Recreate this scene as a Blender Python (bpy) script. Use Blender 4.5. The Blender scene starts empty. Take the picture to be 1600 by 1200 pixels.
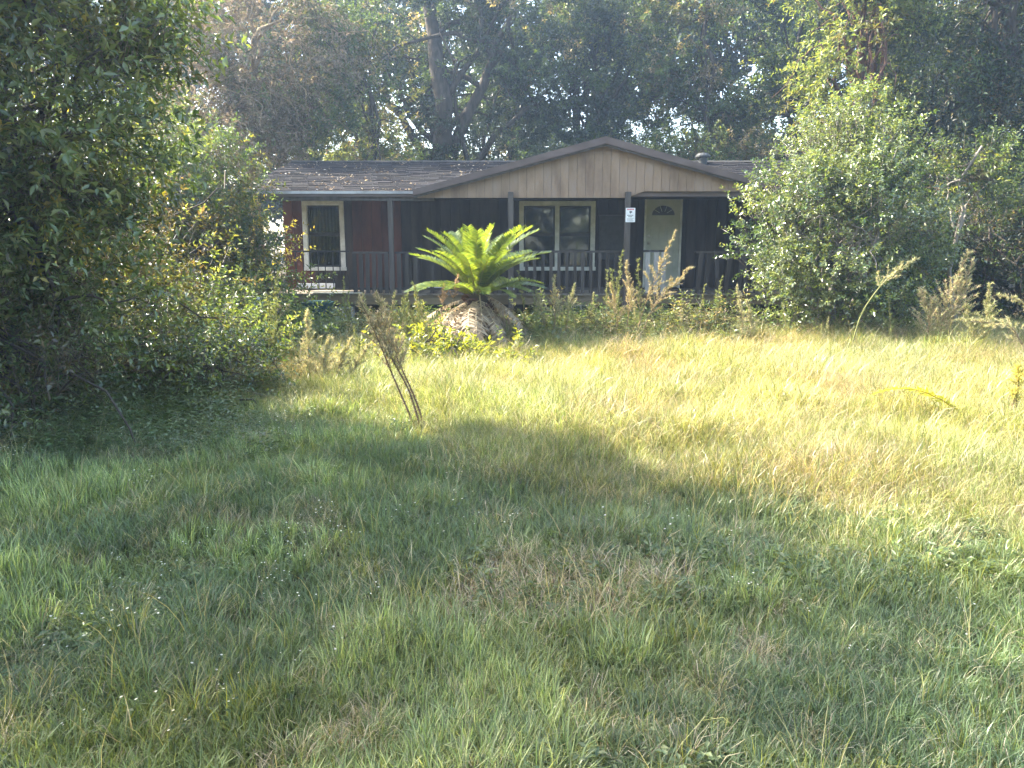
import bpy, math, random
import numpy as np
from mathutils import Vector, Matrix, Euler

random.seed(7)
RNG = np.random.default_rng(11)
R = math.radians
SC = bpy.context.scene
COL = SC.collection

# ------------------------------------------------------------------ camera
PITCH = R(10.2)
FPX = 1186.0          # focal length in pixels of the 1600 px wide photograph
EYE = 1.6
cam_d = bpy.data.cameras.new('camera')
cam_d.sensor_width = 36.0
cam_d.lens = 36.0 * FPX / 1600.0
cam_d.clip_start = 0.05
cam_d.clip_end = 600
cam = bpy.data.objects.new('camera', cam_d)
cam.location = (0, 0, EYE)
cam.rotation_euler = (R(90) - PITCH, 0, 0)
COL.objects.link(cam)
SC.camera = cam

# ------------------------------------------------------------------ sky, sun, exposure
SUN_EL = R(41)
SUN_AZ = R(-68)       # measured from +Y (straight ahead) towards -X (left)
to_sun = Vector((math.sin(SUN_AZ) * math.cos(SUN_EL), math.cos(SUN_AZ) * math.cos(SUN_EL), math.sin(SUN_EL)))
world = bpy.data.worlds.new('World')
SC.world = world
world.use_nodes = True
nt = world.node_tree
sky = nt.nodes.new('ShaderNodeTexSky')
sky.sky_type = 'NISHITA'
sky.sun_disc = False
sky.sun_elevation = SUN_EL
sky.sun_rotation = SUN_AZ
sky.air_density = 1.0
sky.dust_density = 2.5
sky.ozone_density = 0.6
bg = nt.nodes['Background']
bg.inputs['Strength'].default_value = 0.15
nt.links.new(sky.outputs['Color'], bg.inputs['Color'])

sun_d = bpy.data.lights.new('sun', 'SUN')
sun_d.energy = 4.1
sun_d.angle = R(0.53)
sun_d.color = (1.0, 0.95, 0.86)
sun = bpy.data.objects.new('sun', sun_d)
sun.rotation_euler = to_sun.to_track_quat('Z', 'Y').to_euler()
sun.location = (-20, 30, 30)
COL.objects.link(sun)

SC.view_settings.view_transform = 'Standard'
SC.view_settings.look = 'None'
SC.view_settings.exposure = 2.92
SC.view_settings.use_white_balance = True
SC.view_settings.white_balance_temperature = 6900
SC.view_settings.white_balance_tint = 8
SC.view_settings.gamma = 1.0
SC.view_settings.use_curve_mapping = False
SC.render.engine = 'CYCLES'
SC.cycles.max_bounces = 7
SC.cycles.diffuse_bounces = 3
SC.cycles.glossy_bounces = 3
SC.cycles.transmission_bounces = 4
SC.cycles.transparent_max_bounces = 8
SC.cycles.volume_bounces = 0
SC.cycles.use_denoising = True


# ------------------------------------------------------------------ helpers
def W(px, py, Y):
    """World point at distance Y ahead that is seen at pixel (px, py) of the photograph."""
    u = (px - 800) / FPX
    v = (py - 600) / FPX
    dy = math.cos(PITCH) - v * math.sin(PITCH)
    dz = -math.sin(PITCH) - v * math.cos(PITCH)
    t = Y / dy
    return Vector((u * t, Y, EYE + dz * t))


_G = {}


def vnoise(x, y, scale=1.0, seed=0):
    x = np.asarray(x, float) / scale
    y = np.asarray(y, float) / scale
    if seed not in _G:
        _G[seed] = np.random.default_rng(1000 + seed).random((256, 256))
    g = _G[seed]
    xi = np.floor(x).astype(int)
    yi = np.floor(y).astype(int)
    fx = x - xi
    fy = y - yi
    fx = fx * fx * (3 - 2 * fx)
    fy = fy * fy * (3 - 2 * fy)
    a = g[xi & 255, yi & 255]
    b = g[(xi + 1) & 255, yi & 255]
    c = g[xi & 255, (yi + 1) & 255]
    d = g[(xi + 1) & 255, (yi + 1) & 255]
    return (a * (1 - fx) + b * fx) * (1 - fy) + (c * (1 - fx) + d * fx) * fy


def sstep(a, b, x):
    t = np.clip((np.asarray(x, float) - a) / (b - a), 0, 1)
    return t * t * (3 - 2 * t)


def height(x, y):
    h = (vnoise(x, y, 2.3, 1) - .5) * .16 + (vnoise(x, y, .8, 2) - .5) * .06
    h = h * sstep(.5, 3.0, y)
    h = h + .10 * sstep(8, 11.5, y) * (1 - .6 * sstep(12, 15, y)) * sstep(-2, 3, x)
    return h


def hz(x, y):
    return float(height(x, y))


def tag(o, label=None, cat=None, group=None, kind=None):
    if label: o['label'] = label
    if cat: o['category'] = cat
    if group: o['group'] = group
    if kind: o['kind'] = kind
    return o


def empty(name, loc, rz=0.0):
    o = bpy.data.objects.new(name, None)
    o.location = loc
    o.rotation_euler = (0, 0, rz)
    o.empty_display_size = .2
    COL.objects.link(o)
    return o


def link(name, me, parent=None, loc=None):
    o = bpy.data.objects.new(name, me)
    if parent is not None: o.parent = parent
    if loc is not None: o.location = loc
    COL.objects.link(o)
    return o


def copy_tree(o, parent=None):
    c = o.copy()
    COL.objects.link(c)
    if parent is not None: c.parent = parent
    for ch in list(o.children): copy_tree(ch, c)
    return c


class MB:
    """collects boxes, bars and tubes into one mesh"""

    def __init__(s):
        s.v = []
        s.f = []
        s.c = []
        s.col = (1, 1, 1)

    def add(s, vs, fs):
        n = len(s.v)
        s.v += [tuple(p) for p in vs]
        s.f += [tuple(i + n for i in f) for f in fs]
        s.c += [s.col] * len(vs)
        return s

    def box(s, x0, x1, y0, y1, z0, z1, M=None):
        vs = [Vector(p) for p in ((x0, y0, z0), (x1, y0, z0), (x1, y1, z0), (x0, y1, z0), (x0, y0, z1), (x1, y0, z1), (x1, y1, z1), (x0, y1, z1))]
        if M is not None: vs = [M @ p for p in vs]
        return s.add(vs, [(3, 2, 1, 0), (4, 5, 6, 7), (0, 1, 5, 4), (1, 2, 6, 5), (2, 3, 7, 6), (3, 0, 4, 7)])

    def bar(s, a, b, w, d):
        a = Vector(a); b = Vector(b)
        ax = (b - a)
        L = ax.length
        M = Matrix.Translation(a) @ ax.to_track_quat('Z', 'Y').to_matrix().to_4x4()
        return s.box(-w / 2, w / 2, -d / 2, d / 2, 0, L, M)

    def tube(s, pts, rad, n=6, cap=True):
        pts = [Vector(p) for p in pts]
        vs = []
        fs = []
        k = len(pts)
        up = Vector((.31, .17, .93))
        for i, p in enumerate(pts):
            t = (pts[min(i + 1, k - 1)] - pts[max(i - 1, 0)])
            if t.length < 1e-9: t = Vector((0, 0, 1))
            t.normalize()
            a = t.cross(up)
            if a.length < 1e-3: a = t.cross(Vector((1, 0, 0)))
            a.normalize()
            b = t.cross(a)
            r = rad[i] if hasattr(rad, '__len__') else rad
            for j in range(n):
                q = 2 * math.pi * j / n
                vs.append(p + (a * math.cos(q) + b * math.sin(q)) * r)
        for i in range(k - 1):
            for j in range(n):
                fs.append((i * n + j, i * n + (j + 1) % n, (i + 1) * n + (j + 1) % n, (i + 1) * n + j))
        if cap:
            fs.append(tuple(range(n))[::-1])
            fs.append(tuple((k - 1) * n + j for j in range(n)))
        return s.add(vs, fs)

    def prism(s, poly, y0, y1):
        """polygon in x,z (counter clockwise seen from -y) extruded from y0 to y1"""
        n = len(poly)
        vs = [(x, y0, z) for x, z in poly] + [(x, y1, z) for x, z in poly]
        fs = [tuple(range(n)), tuple(range(n, 2 * n))[::-1]]
        fs += [((i + 1) % n, i, n + i, n + (i + 1) % n) for i in range(n)]
        return s.add(vs, fs)

    def lathe(s, prof, n=16, M=None):
        vs = []
        for r, z in prof:
            for j in range(n):
                q = 2 * math.pi * j / n
                p = Vector((r * math.cos(q), r * math.sin(q), z))
                vs.append(M @ p if M is not None else p)
        fs = []
        for i in range(len(prof) - 1):
            for j in range(n):
                fs.append((i * n + j, i * n + (j + 1) % n, (i + 1) * n + (j + 1) % n, (i + 1) * n + j))
        fs.append(tuple(range(n))[::-1])
        fs.append(tuple((len(prof) - 1) * n + j for j in range(n)))
        return s.add(vs, fs)

    def mesh(s, name, mat, smooth=False, bevel=0):
        me = bpy.data.meshes.new(name)
        me.from_pydata(s.v, [], s.f)
        if any(c != (1, 1, 1) for c in s.c):
            at = me.attributes.new('tint', 'FLOAT_COLOR', 'POINT')
            at.data.foreach_set('color', np.array([(*c, 1) for c in s.c], 'f').ravel())
        me.materials.append(mat)
        if smooth: me.polygons.foreach_set('use_smooth', [True] * len(me.polygons))
        me.update()
        return me

    def build(s, name, mat, parent=None, loc=None, smooth=False, bevel=0):
        o = link(name, s.mesh(name, mat, smooth), parent, loc)
        if bevel:
            b = o.modifiers.new('bevel', 'BEVEL')
            b.width = bevel
            b.segments = 2
            b.limit_method = 'ANGLE'
        return o


def np_mesh(name, V, F, mat, tint=None, smooth=False):
    """V (n,3), F (m,3) triangles, tint (n,3)"""
    me = bpy.data.meshes.new(name)
    n, m = len(V), len(F)
    me.vertices.add(n)
    me.vertices.foreach_set('co', np.asarray(V, 'f').ravel())
    me.loops.add(m * 3)
    me.loops.foreach_set('vertex_index', np.asarray(F, 'i').ravel())
    me.polygons.add(m)
    me.polygons.foreach_set('loop_start', np.arange(0, m * 3, 3, dtype='i'))
    me.polygons.foreach_set('loop_total', np.full(m, 3, 'i'))
    if smooth: me.polygons.foreach_set('use_smooth', np.ones(m, bool))
    if tint is not None:
        at = me.attributes.new('tint', 'FLOAT_COLOR', 'POINT')
        at.data.foreach_set('color', np.concatenate([np.asarray(tint, 'f'), np.ones((n, 1), 'f')], 1).ravel())
    me.materials.append(mat)
    me.update(calc_edges=True)
    me.validate()
    return me


def norm(a):
    return a / np.maximum(np.linalg.norm(a, axis=-1, keepdims=True), 1e-9)


def leaf_geo(P, D, N, L, Wd, fold=.25, bend=.15):
    """one folded, pointed leaf (two triangles) per row"""
    D = norm(D)
    S = norm(np.cross(D, N))
    N = np.cross(S, D)
    L = L[:, None]
    Wd = Wd[:, None]
    mid = P + D * L * .45
    a = mid + S * Wd * .5 + N * Wd * fold
    b = mid - S * Wd * .5 + N * Wd * fold
    tip = P + D * L - N * L * bend
    V = np.stack([P, a, tip, b], 1).reshape(-1, 3)
    k = np.arange(len(P))[:, None] * 4
    F = np.concatenate([k + np.array([[0, 2, 1]]), k + np.array([[0, 3, 2]])], 1).reshape(-1, 3)
    return V, F


# ------------------------------------------------------------------ materials
def new_mat(name):
    m = bpy.data.materials.new(name)
    m.use_nodes = True
    n = m.node_tree.nodes
    return m, n, m.node_tree.links, n['Principled BSDF'], n['Material Output']


def noise_node(n, l, scale, detail=6, rough=.6, coord='Object', stretch=None, offset=0):
    tc = n.new('ShaderNodeTexCoord')
    mp = n.new('ShaderNodeMapping')
    if stretch: mp.inputs['Scale'].default_value = stretch
    mp.inputs['Location'].default_value = (offset, offset * .7, 0)
    l.new(tc.outputs[coord], mp.inputs['Vector'])
    t = n.new('ShaderNodeTexNoise')
    t.inputs['Scale'].default_value = scale
    t.inputs['Detail'].default_value = detail
    t.inputs['Roughness'].default_value = rough
    l.new(mp.outputs['Vector'], t.inputs['Vector'])
    return t


def ramp(n, l, src, stops):
    r = n.new('ShaderNodeValToRGB')
    e = r.color_ramp.elements
    while len(e) < len(stops): e.new(.5)
    for k, (p, c) in enumerate(stops):
        e[k].position = p
        e[k].color = (*c, 1)
    l.new(src, r.inputs['Fac'])
    return r


def surf(name, c0, c1, scale=6, rough=.8, stretch=None, bump=.2, bscale=40, spec=.3, metal=0, tinted=False, c2=None, randomise=0):
    m, n, l, p, out = new_mat(name)
    t = noise_node(n, l, scale, stretch=stretch)
    stops = [(.32, c0), (.68, c1)] if c2 is None else [(.28, c0), (.52, c1), (.74, c2)]
    r = ramp(n, l, t.outputs['Fac'], stops)
    colour = r.outputs['Color']
    if randomise:
        oi = n.new('ShaderNodeObjectInfo')
        hs = n.new('ShaderNodeHueSaturation')
        mr = n.new('ShaderNodeMapRange')
        mr.inputs['To Min'].default_value = 1 - randomise
        mr.inputs['To Max'].default_value = 1 + randomise
        l.new(oi.outputs['Random'], mr.inputs['Value'])
        l.new(mr.outputs['Result'], hs.inputs['Value'])
        l.new(colour, hs.inputs['Color'])
        colour = hs.outputs['Color']
    if tinted:
        at = n.new('ShaderNodeAttribute')
        at.attribute_name = 'tint'
        mx = n.new('ShaderNodeMix')
        mx.data_type = 'RGBA'
        mx.blend_type = 'MULTIPLY'
        mx.inputs[0].default_value = 1
        l.new(colour, mx.inputs[6])
        l.new(at.outputs['Color'], mx.inputs[7])
        colour = mx.outputs[2]
    l.new(colour, p.inputs['Base Color'])
    p.inputs['Roughness'].default_value = rough
    p.inputs['Specular IOR Level'].default_value = spec
    p.inputs['Metallic'].default_value = metal
    if bump:
        t2 = noise_node(n, l, bscale, stretch=stretch)
        b = n.new('ShaderNodeBump')
        b.inputs['Strength'].default_value = bump
        b.inputs['Distance'].default_value = .02
        l.new(t2.outputs['Fac'], b.inputs['Height'])
        l.new(b.outputs['Normal'], p.inputs['Normal'])
    return m


def leaf_mat(name, trans=.45, rough=.42, spec=.5, warm=(1.25, 1.15, .55), attr='tint', instancer=False):
    m, n, l, p, out = new_mat(name)
    at = n.new('ShaderNodeAttribute')
    at.attribute_name = attr
    colour = at.outputs['Color']
    if instancer:
        ai = n.new('ShaderNodeAttribute')
        ai.attribute_type = 'INSTANCER'
        ai.attribute_name = 'hue'
        mx = n.new('ShaderNodeMix')
        mx.data_type = 'RGBA'
        mx.blend_type = 'MULTIPLY'
        mx.inputs[0].default_value = 1
        l.new(colour, mx.inputs[6])
        l.new(ai.outputs['Color'], mx.inputs[7])
        colour = mx.outputs[2]
    l.new(colour, p.inputs['Base Color'])
    p.inputs['Roughness'].default_value = rough
    p.inputs['Specular IOR Level'].default_value = spec
    tr = n.new('ShaderNodeBsdfTranslucent')
    mw = n.new('ShaderNodeMix')
    mw.data_type = 'RGBA'
    mw.blend_type = 'MULTIPLY'
    mw.inputs[0].default_value = 1
    mw.inputs[7].default_value = (*warm, 1)
    l.new(colour, mw.inputs[6])
    l.new(mw.outputs[2], tr.inputs['Color'])
    ms = n.new('ShaderNodeMixShader')
    ms.inputs['Fac'].default_value = trans
    l.new(p.outputs['BSDF'], ms.inputs[1])
    l.new(tr.outputs['BSDF'], ms.inputs[2])
    l.new(ms.outputs['Shader'], out.inputs['Surface'])
    return m


M = {}
M['leaf'] = leaf_mat('leaf', .5, .40, .5, (1.5, 1.35, .5))
M['leaf_gloss'] = leaf_mat('leaf_glossy', .40, .27, .95, (1.4, 1.35, .5))
M['leaf_dry'] = leaf_mat('leaf_dry', .35, .6, .25, (1.2, 1.0, .7))
M['frond'] = leaf_mat('frond_green', .5, .28, .7, (1.5, 1.38, .5))
M['grass'] = leaf_mat('grass_blade', .42, .36, .5, (1.3, 1.2, .6), instancer=True)
M['bark'] = surf('bark', (.030, .024, .018), (.085, .068, .052), 9, .95, (1, 1, .25), .7, 26)
M['bark_red'] = surf('bark_reddish', (.075, .040, .028), (.16, .09, .065), 9, .95, (1, 1, .3), .7, 26)
M['bark_pale'] = surf('bark_pale', (.12, .105, .085), (.25, .225, .19), 9, .9, (1, 1, .3), .5, 26)
M['stem_dry'] = surf('stem_dry', (.16, .11, .06), (.30, .22, .12), 20, .9, None, .2)
M['stem_green'] = surf('stem_green', (.09, .10, .03), (.17, .17, .06), 20, .8, None, .2)
M['stem_dark'] = surf('stem_dark', (.07, .045, .03), (.15, .10, .065), 40, .9, None, .3)
M['wall'] = surf('wall_paint_dark_brown', (.017, .0125, .0095), (.054, .040, .031), 2.5, .75, (2, 1, .4), .3, 60, randomise=.35)
M['wall_red'] = surf('wall_paint_red_brown', (.055, .020, .012), (.15, .05, .029), 3, .7, (1, 1, .25), .25, 60, randomise=.2)
M['gable'] = surf('gable_board_weathered', (.155, .100, .064), (.25, .172, .113), 2.2, .85, (1.6, 1, .55), .3, 50, randomise=.06, c2=(.265, .20, .155))
M['fascia'] = surf('fascia_paint', (.078, .055, .046), (.13, .096, .082), 4, .7, (.4, 1, 1), .2, 50)
M['eave_metal'] = surf('eave_metal', (.16, .155, .15), (.50, .49, .47), 3, .5, (.6, 1, 1), .1, 30)
M['shingle'] = surf('shingle', (.017, .016, .017), (.040, .037, .037), 12, .95, None, .5, 120, tinted=True, spec=.12)
M['trim'] = surf('window_trim_white', (.46, .45, .41), (.74, .73, .68), 7, .6, None, .15, 40)
M['trim_cream'] = surf('window_trim_cream', (.46, .45, .37), (.68, .66, .56), 7, .6, None, .15, 40)
M['sash'] = surf('sash_dark', (.025, .023, .02), (.05, .046, .04), 10, .5, None, .1)
M['door'] = surf('door_paint', (.34, .345, .26), (.47, .47, .37), 3, .5, None, .06, 30)
M['post'] = surf('post_wood', (.046, .038, .032), (.095, .08, .068), 8, .85, (1, 1, .15), .3, 50)
M['picket'] = surf('picket_wood', (.030, .025, .021), (.065, .055, .047), 8, .85, (1, 1, .15), .3, 50, randomise=.3)
M['picket_pale'] = surf('picket_wood_pale', (.22, .21, .19), (.42, .40, .37), 8, .85, (1, 1, .15), .3, 50, randomise=.2)
M['iron'] = surf('iron_black', (.010, .010, .011), (.03, .026, .024), 20, .5, None, .1, spec=.4)
M['deck'] = surf('deck_board', (.10, .082, .06), (.21, .175, .13), 6, .85, (1, .2, 1), .3, 50, randomise=.25)
M['rim'] = surf('rim_board', (.10, .075, .045), (.22, .165, .095), 6, .85, (.2, 1, 1), .3, 50)
M['concrete'] = surf('concrete', (.26, .25, .235), (.48, .47, .45), 9, .95, None, .5, 90)
M['plank'] = surf('plank_grey', (.28, .25, .20), (.50, .46, .37), 6, .85, (.3, 1, 1), .3, 60)
M['sunlit_white'] = surf('sunlit_white', (.52, .52, .52), (.78, .78, .78), 4, .6, None, .08)  # bright white standing in for sunlit boards; also the jug cap
M['teal'] = surf('bin_plastic', (.012, .045, .046), (.025, .075, .075), 4, .45, None, .05)
M['jug'] = surf('jug_plastic', (.42, .58, .64), (.62, .75, .80), 6, .4, None, .05)
M['scrap'] = surf('scrap_paper', (.62, .55, .53), (.80, .74, .72), 14, .8, None, .3)
M['brass'] = surf('knob_metal', (.45, .42, .36), (.65, .62, .55), 8, .3, None, 0, metal=.9)
M['sign_white'] = surf('sign_white', (.66, .68, .66), (.78, .80, .78), 10, .5, None, 0)
M['sign_red'] = surf('sign_red', (.45, .08, .09), (.55, .12, .12), 10, .5, None, 0)
M['sign_black'] = surf('sign_black', (.03, .03, .03), (.06, .06, .06), 10, .5, None, 0)
M['sign_grey'] = surf('sign_grey', (.30, .31, .31), (.40, .41, .41), 10, .5, None, 0)
M['vent'] = surf('vent_metal', (.02, .022, .022), (.05, .052, .052), 10, .5, None, .1)
M['interior'] = surf('interior_wall', (.020, .018, .016), (.032, .03, .026), 3, .9, None, 0)
M['curtain'] = surf('curtain_cloth', (.012, .011, .010), (.030, .028, .025), 5, .95, (6, 1, .4), .3, 20)

# glass: thin pane, clear with a fresnel reflection
m, n, l, p, out = new_mat('glass')
gl = n.new('ShaderNodeBsdfGlossy')
gl.inputs['Roughness'].default_value = .03
gl.inputs['Color'].default_value = (.95, .97, .95, 1)
tp = n.new('ShaderNodeBsdfTransparent')
tp.inputs['Color'].default_value = (.55, .57, .53, 1)
fr = n.new('ShaderNodeFresnel')
fr.inputs['IOR'].default_value = 1.75
gn = noise_node(n, l, 3, 2)
gb = n.new('ShaderNodeBump')
gb.inputs['Strength'].default_value = .02
gb.inputs['Distance'].default_value = .02
l.new(gn.outputs['Fac'], gb.inputs['Height'])
l.new(gb.outputs['Normal'], gl.inputs['Normal'])
mx = n.new('ShaderNodeMixShader')
l.new(fr.outputs['Fac'], mx.inputs['Fac'])
l.new(tp.outputs['BSDF'], mx.inputs[1])
l.new(gl.outputs['BSDF'], mx.inputs[2])
l.new(mx.outputs['Shader'], out.inputs['Surface'])
M['glass'] = m

# ground
m, n, l, p, out = new_mat('soil_thatch')
t1 = noise_node(n, l, .9, 5)
r1 = ramp(n, l, t1.outputs['Fac'], [(.3, (.055, .045, .026)), (.55, (.105, .085, .05)), (.75, (.15, .125, .075))])
t2 = noise_node(n, l, 60, 6, .8)
r2 = ramp(n, l, t2.outputs['Fac'], [(.35, (.5, .5, .5)), (.7, (1.3, 1.25, 1.15))])
mxx = n.new('ShaderNodeMix')
mxx.data_type = 'RGBA'
mxx.blend_type = 'MULTIPLY'
mxx.inputs[0].default_value = 1
l.new(r1.outputs['Color'], mxx.inputs[6])
l.new(r2.outputs['Color'], mxx.inputs[7])
l.new(mxx.outputs[2], p.inputs['Base Color'])
p.inputs['Roughness'].default_value = 1
p.inputs['Specular IOR Level'].default_value = .1
b = n.new('ShaderNodeBump')
b.inputs['Strength'].default_value = .8
b.inputs['Distance'].default_value = .03
l.new(t2.outputs['Fac'], b.inputs['Height'])
l.new(b.outputs['Normal'], p.inputs['Normal'])
M['ground'] = m

# ------------------------------------------------------------------ ground
xs = np.concatenate([np.linspace(-90, -14, 20)[:-1], np.linspace(-14, 16, 151), np.linspace(16, 90, 20)[1:]])
ys = np.concatenate([np.linspace(-60, -4, 15)[:-1], np.linspace(-4, 22, 131), np.linspace(22, 110, 23)[1:]])
XX, YY = np.meshgrid(xs, ys)
V = np.stack([XX, YY, height(XX, YY)], -1).reshape(-1, 3)
nx, ny = len(xs), len(ys)
ii = (np.arange(ny - 1)[:, None] * nx + np.arange(nx - 1)[None, :]).ravel()
F = np.concatenate([np.stack([ii, ii + 1, ii + nx + 1], 1), np.stack([ii, ii + nx + 1, ii + nx], 1)])
g = link('ground', np_mesh('ground', V, F, M['ground'], smooth=True))
tag(g, kind='structure')


# ------------------------------------------------------------------ house
YW = 16.0      # front wall plane
YF = 14.25     # front edge of the porch
DECK = .75
house = empty('house', (0, YW, 0))
tag(house, 'low dark brown single storey house with a pale boarded gable over its porch', 'house')
HO = Vector((0, YW, 0))


def hpart(mb, name, mat, parent=None, **k):
    """mb is in world coordinates; shift to the house's own frame"""
    mb.v = [tuple(Vector(p) - HO) for p in mb.v]
    return mb.build(name, mat, parent or house, **k)


XL, XR = -4.72, 6.9
WTOP = 2.80
# backing wall with openings left between its pieces
win1 = (W(472, 314, YW).x, W(536, 314, YW).x, W(500, 417, YW).z, W(500, 314, YW).z)
win2 = (W(812, 315, YW).x, W(930, 315, YW).x, W(870, 417, YW).z, W(870, 315, YW).z)
dor = (W(1008, 304, YW).x, W(1067, 304, YW).x, DECK + .02, W(1030, 305, YW).z)
opens = [win1, win2, dor]
mb = MB()
edges = [XL] + [c for o in opens for c in (o[0], o[1])] + [XR]
for k in range(0, len(edges), 2): mb.box(edges[k], edges[k + 1], YW + .03, YW + .13, .45, WTOP)
for o in opens:
    mb.box(o[0], o[1], YW + .03, YW + .13, .45, o[2])
    mb.box(o[0], o[1], YW + .03, YW + .13, o[3], WTOP)
wall = hpart(mb, 'front_wall', M['wall'])
# siding boards, each its own piece, cut round the openings
x = XL
bi = 0
while x < XR - .02:
    x1 = min(x + .203, XR)
    ov = [o for o in opens if o[0] < x1 - .01 and o[1] > x + .01]
    mb = MB()
    j = random.uniform(-.003, .003)
    segs = [(x, x1, .47, WTOP)]
    for o in ov:
        ns = []
        for (a, c, z0, z1) in segs:
            if o[0] >= c or o[1] <= a:
                ns.append((a, c, z0, z1)); continue
            if a < o[0]: ns.append((a, o[0], z0, z1))
            if c > o[1]: ns.append((o[1], c, z0, z1))
            m0, m1 = max(a, o[0]), min(c, o[1])
            if o[2] > z0 + .02: ns.append((m0, m1, z0, o[2]))
            if o[3] < z1 - .02: ns.append((m0, m1, o[3], z1))
        segs = ns
    for (a, c, z0, z1) in segs:
        aa = a + (.005 if abs(a - x) < 1e-6 else 0)
        cc = c - (.005 if abs(c - x1) < 1e-6 else 0)
        if cc - aa > .004:
            mb = MB()
            mb.box(aa, cc, YW + j, YW + .029, z0, z1)
            red = (-4.8 < x < -4.3) or (-3.45 < x < -2.4)
            hpart(mb, 'board', M['wall_red'] if red else M['wall'], wall)
    x = x1
    bi += 1
# other walls, floor of the house, back
mb = MB()
YB = 21.4
mb.box(XL, XL + .1, YW + .131, YB, .45, WTOP)
hpart(mb, 'side_wall', M['wall_red'])
mb = MB(); mb.box(XR - .1, XR, YW + .131, YB, .45, WTOP)
hpart(mb, 'side_wall', M['wall'])
mb = MB(); mb.box(XL, XR, YB + .001, YB + .1, .45, WTOP)
hpart(mb, 'back_wall', M['interior'])
mb = MB(); mb.box(XL + .101, XR - .101, YW + .131, YB, .5, .6)
hpart(mb, 'inner_floor', M['interior'])
mb = MB(); mb.box(XL + .101, XR - .101, YW + 2.4, YW + 2.5, .601, WTOP)
hpart(mb, 'inner_partition', M['interior'])
mb = MB(); mb.box(XL + .2, XR - .2, YW + .3, YB - .2, .02, .44)
hpart(mb, 'foundation', M['concrete'])

# main roof
EZ = 2.60
YE = YF - .06
RY, RZ = 17.9, 3.52
SL = (RZ - EZ) / (RY - YE)
RL, RR = -5.0, 7.1
mb = MB()
th = .09
mb.add([(RL, YE, EZ), (RR, YE, EZ), (RR, RY, RZ), (RL, RY, RZ), (RL, YE, EZ - th), (RR, YE, EZ - th), (RR, RY, RZ - th), (RL, RY, RZ - th)],
       [(0, 1, 2, 3), (7, 6, 5, 4), (0, 4, 5, 1), (1, 5, 6, 2), (3, 7, 4, 0)])
yb2 = 2 * RY - YE
mb.add([(RL, yb2, EZ), (RR, yb2, EZ), (RR, RY, RZ), (RL, RY, RZ), (RL, yb2, EZ - th), (RR, yb2, EZ - th), (RR, RY, RZ - th), (RL, RY, RZ - th)],
       [(3, 2, 1, 0), (4, 5, 6, 7), (1, 5, 4, 0), (2, 6, 5, 1), (0, 4, 7, 3)])
roof = hpart(mb, 'main_roof', M['fascia'])
for xx in (XL + .001, XR - .051):
    mb = MB()
    mb.add([(xx, YW, WTOP), (xx, YB, WTOP), (xx, RY, RZ - .1), (xx + .05, YW, WTOP), (xx + .05, YB, WTOP), (xx + .05, RY, RZ - .1)],
           [(0, 2, 1), (3, 4, 5), (0, 1, 4, 3), (1, 2, 5, 4), (2, 0, 3, 5)])
    hpart(mb, 'end_gable', M['wall'])

APX = W(945, 214, YF - .12)
GXL = W(652, 300, YF - .12).x
GXR = W(1200, 292, YF - .12).x
GZL, GZR = W(652, 297, YF - .12).z, W(1200, 289, YF - .12).z
APX.z = min(APX.z, RZ + .0)
YG = YF - .12     # gable face
gsl_l = (APX.z - GZL) / (APX.x - GXL)
gsl_r = (APX.z - GZR) / (GXR - APX.x)


def gable_z(x):
    return APX.z - (gsl_l * (APX.x - x) if x < APX.x else gsl_r * (x - APX.x))


# shingles of the main roof: rows of separate tabs, joined
def shingle_rows(mb, x0, x1, y0, z0, y1, z1, skip=None, dark=1.0):
    n = int(math.hypot(y1 - y0, z1 - z0) / .14)
    for r in range(n):
        a = r / n
        c = (r + 1.25) / n
        c = min(c, 1.0)
        ya, za = y0 + (y1 - y0) * a, z0 + (z1 - z0) * a
        yc, zc = y0 + (y1 - y0) * c, z0 + (z1 - z0) * c
        x = x0 - random.random() * .3
        while x < x1:
            w = .30 + random.random() * .06
            xa, xb = max(x, x0), min(x + w - .008, x1)
            x += w
            if xb - xa < .03: continue
            if skip and skip(.5 * (xa + xb), .5 * (ya + yc), .5 * (za + zc)): continue
            k = random.choice((.7, .8, .9, 1, 1.1, 1.25)) * dark
            mb.col = (k, k * random.uniform(.94, 1.02), k * random.uniform(.92, 1.06))
            lift = .012 + random.random() * .012
            lb = .004
            mb.add([(xa, ya - .01, za + lift), (xb, ya - .01, za + lift), (xb, yc, zc + lb), (xa, yc, zc + lb), (xa, ya - .01, za + .002), (xb, ya - .01, za + .002)],
                   [(0, 1, 2, 3), (4, 5, 1, 0)])


mb = MB()
shingle_rows(mb, RL, RR, YE, EZ, RY, RZ, skip=lambda x, y, z: GXL + .1 < x < GXR - .1 and gable_z(x) - .12 > z + .02)
s = hpart(mb, 'shingles', M['shingle'], roof)
tag(s, kind='stuff')
mb = MB()
mb.box(RL, GXL + .1, YE - .02, YE - .002, EZ - .04, EZ + .006)
hpart(mb, 'drip_edge', M['eave_metal'], roof)
mb = MB()
mb.box(GXR - .2, RR, YE - .02, YE - .002, EZ - .04, EZ + .006)
hpart(mb, 'drip_edge', M['eave_metal'], roof)
mb = MB()
vx = W(1100, 245, RY - .5)
mb.lathe([(.10, 0), (.10, .16), (.17, .17), (.17, .2), (.12, .25), (.02, .27)], 14, Matrix.Translation((vx.x, RY - .4, RZ - .12)))
hpart(mb, 'roof_vent', M['vent'], roof, smooth=False)
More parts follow.
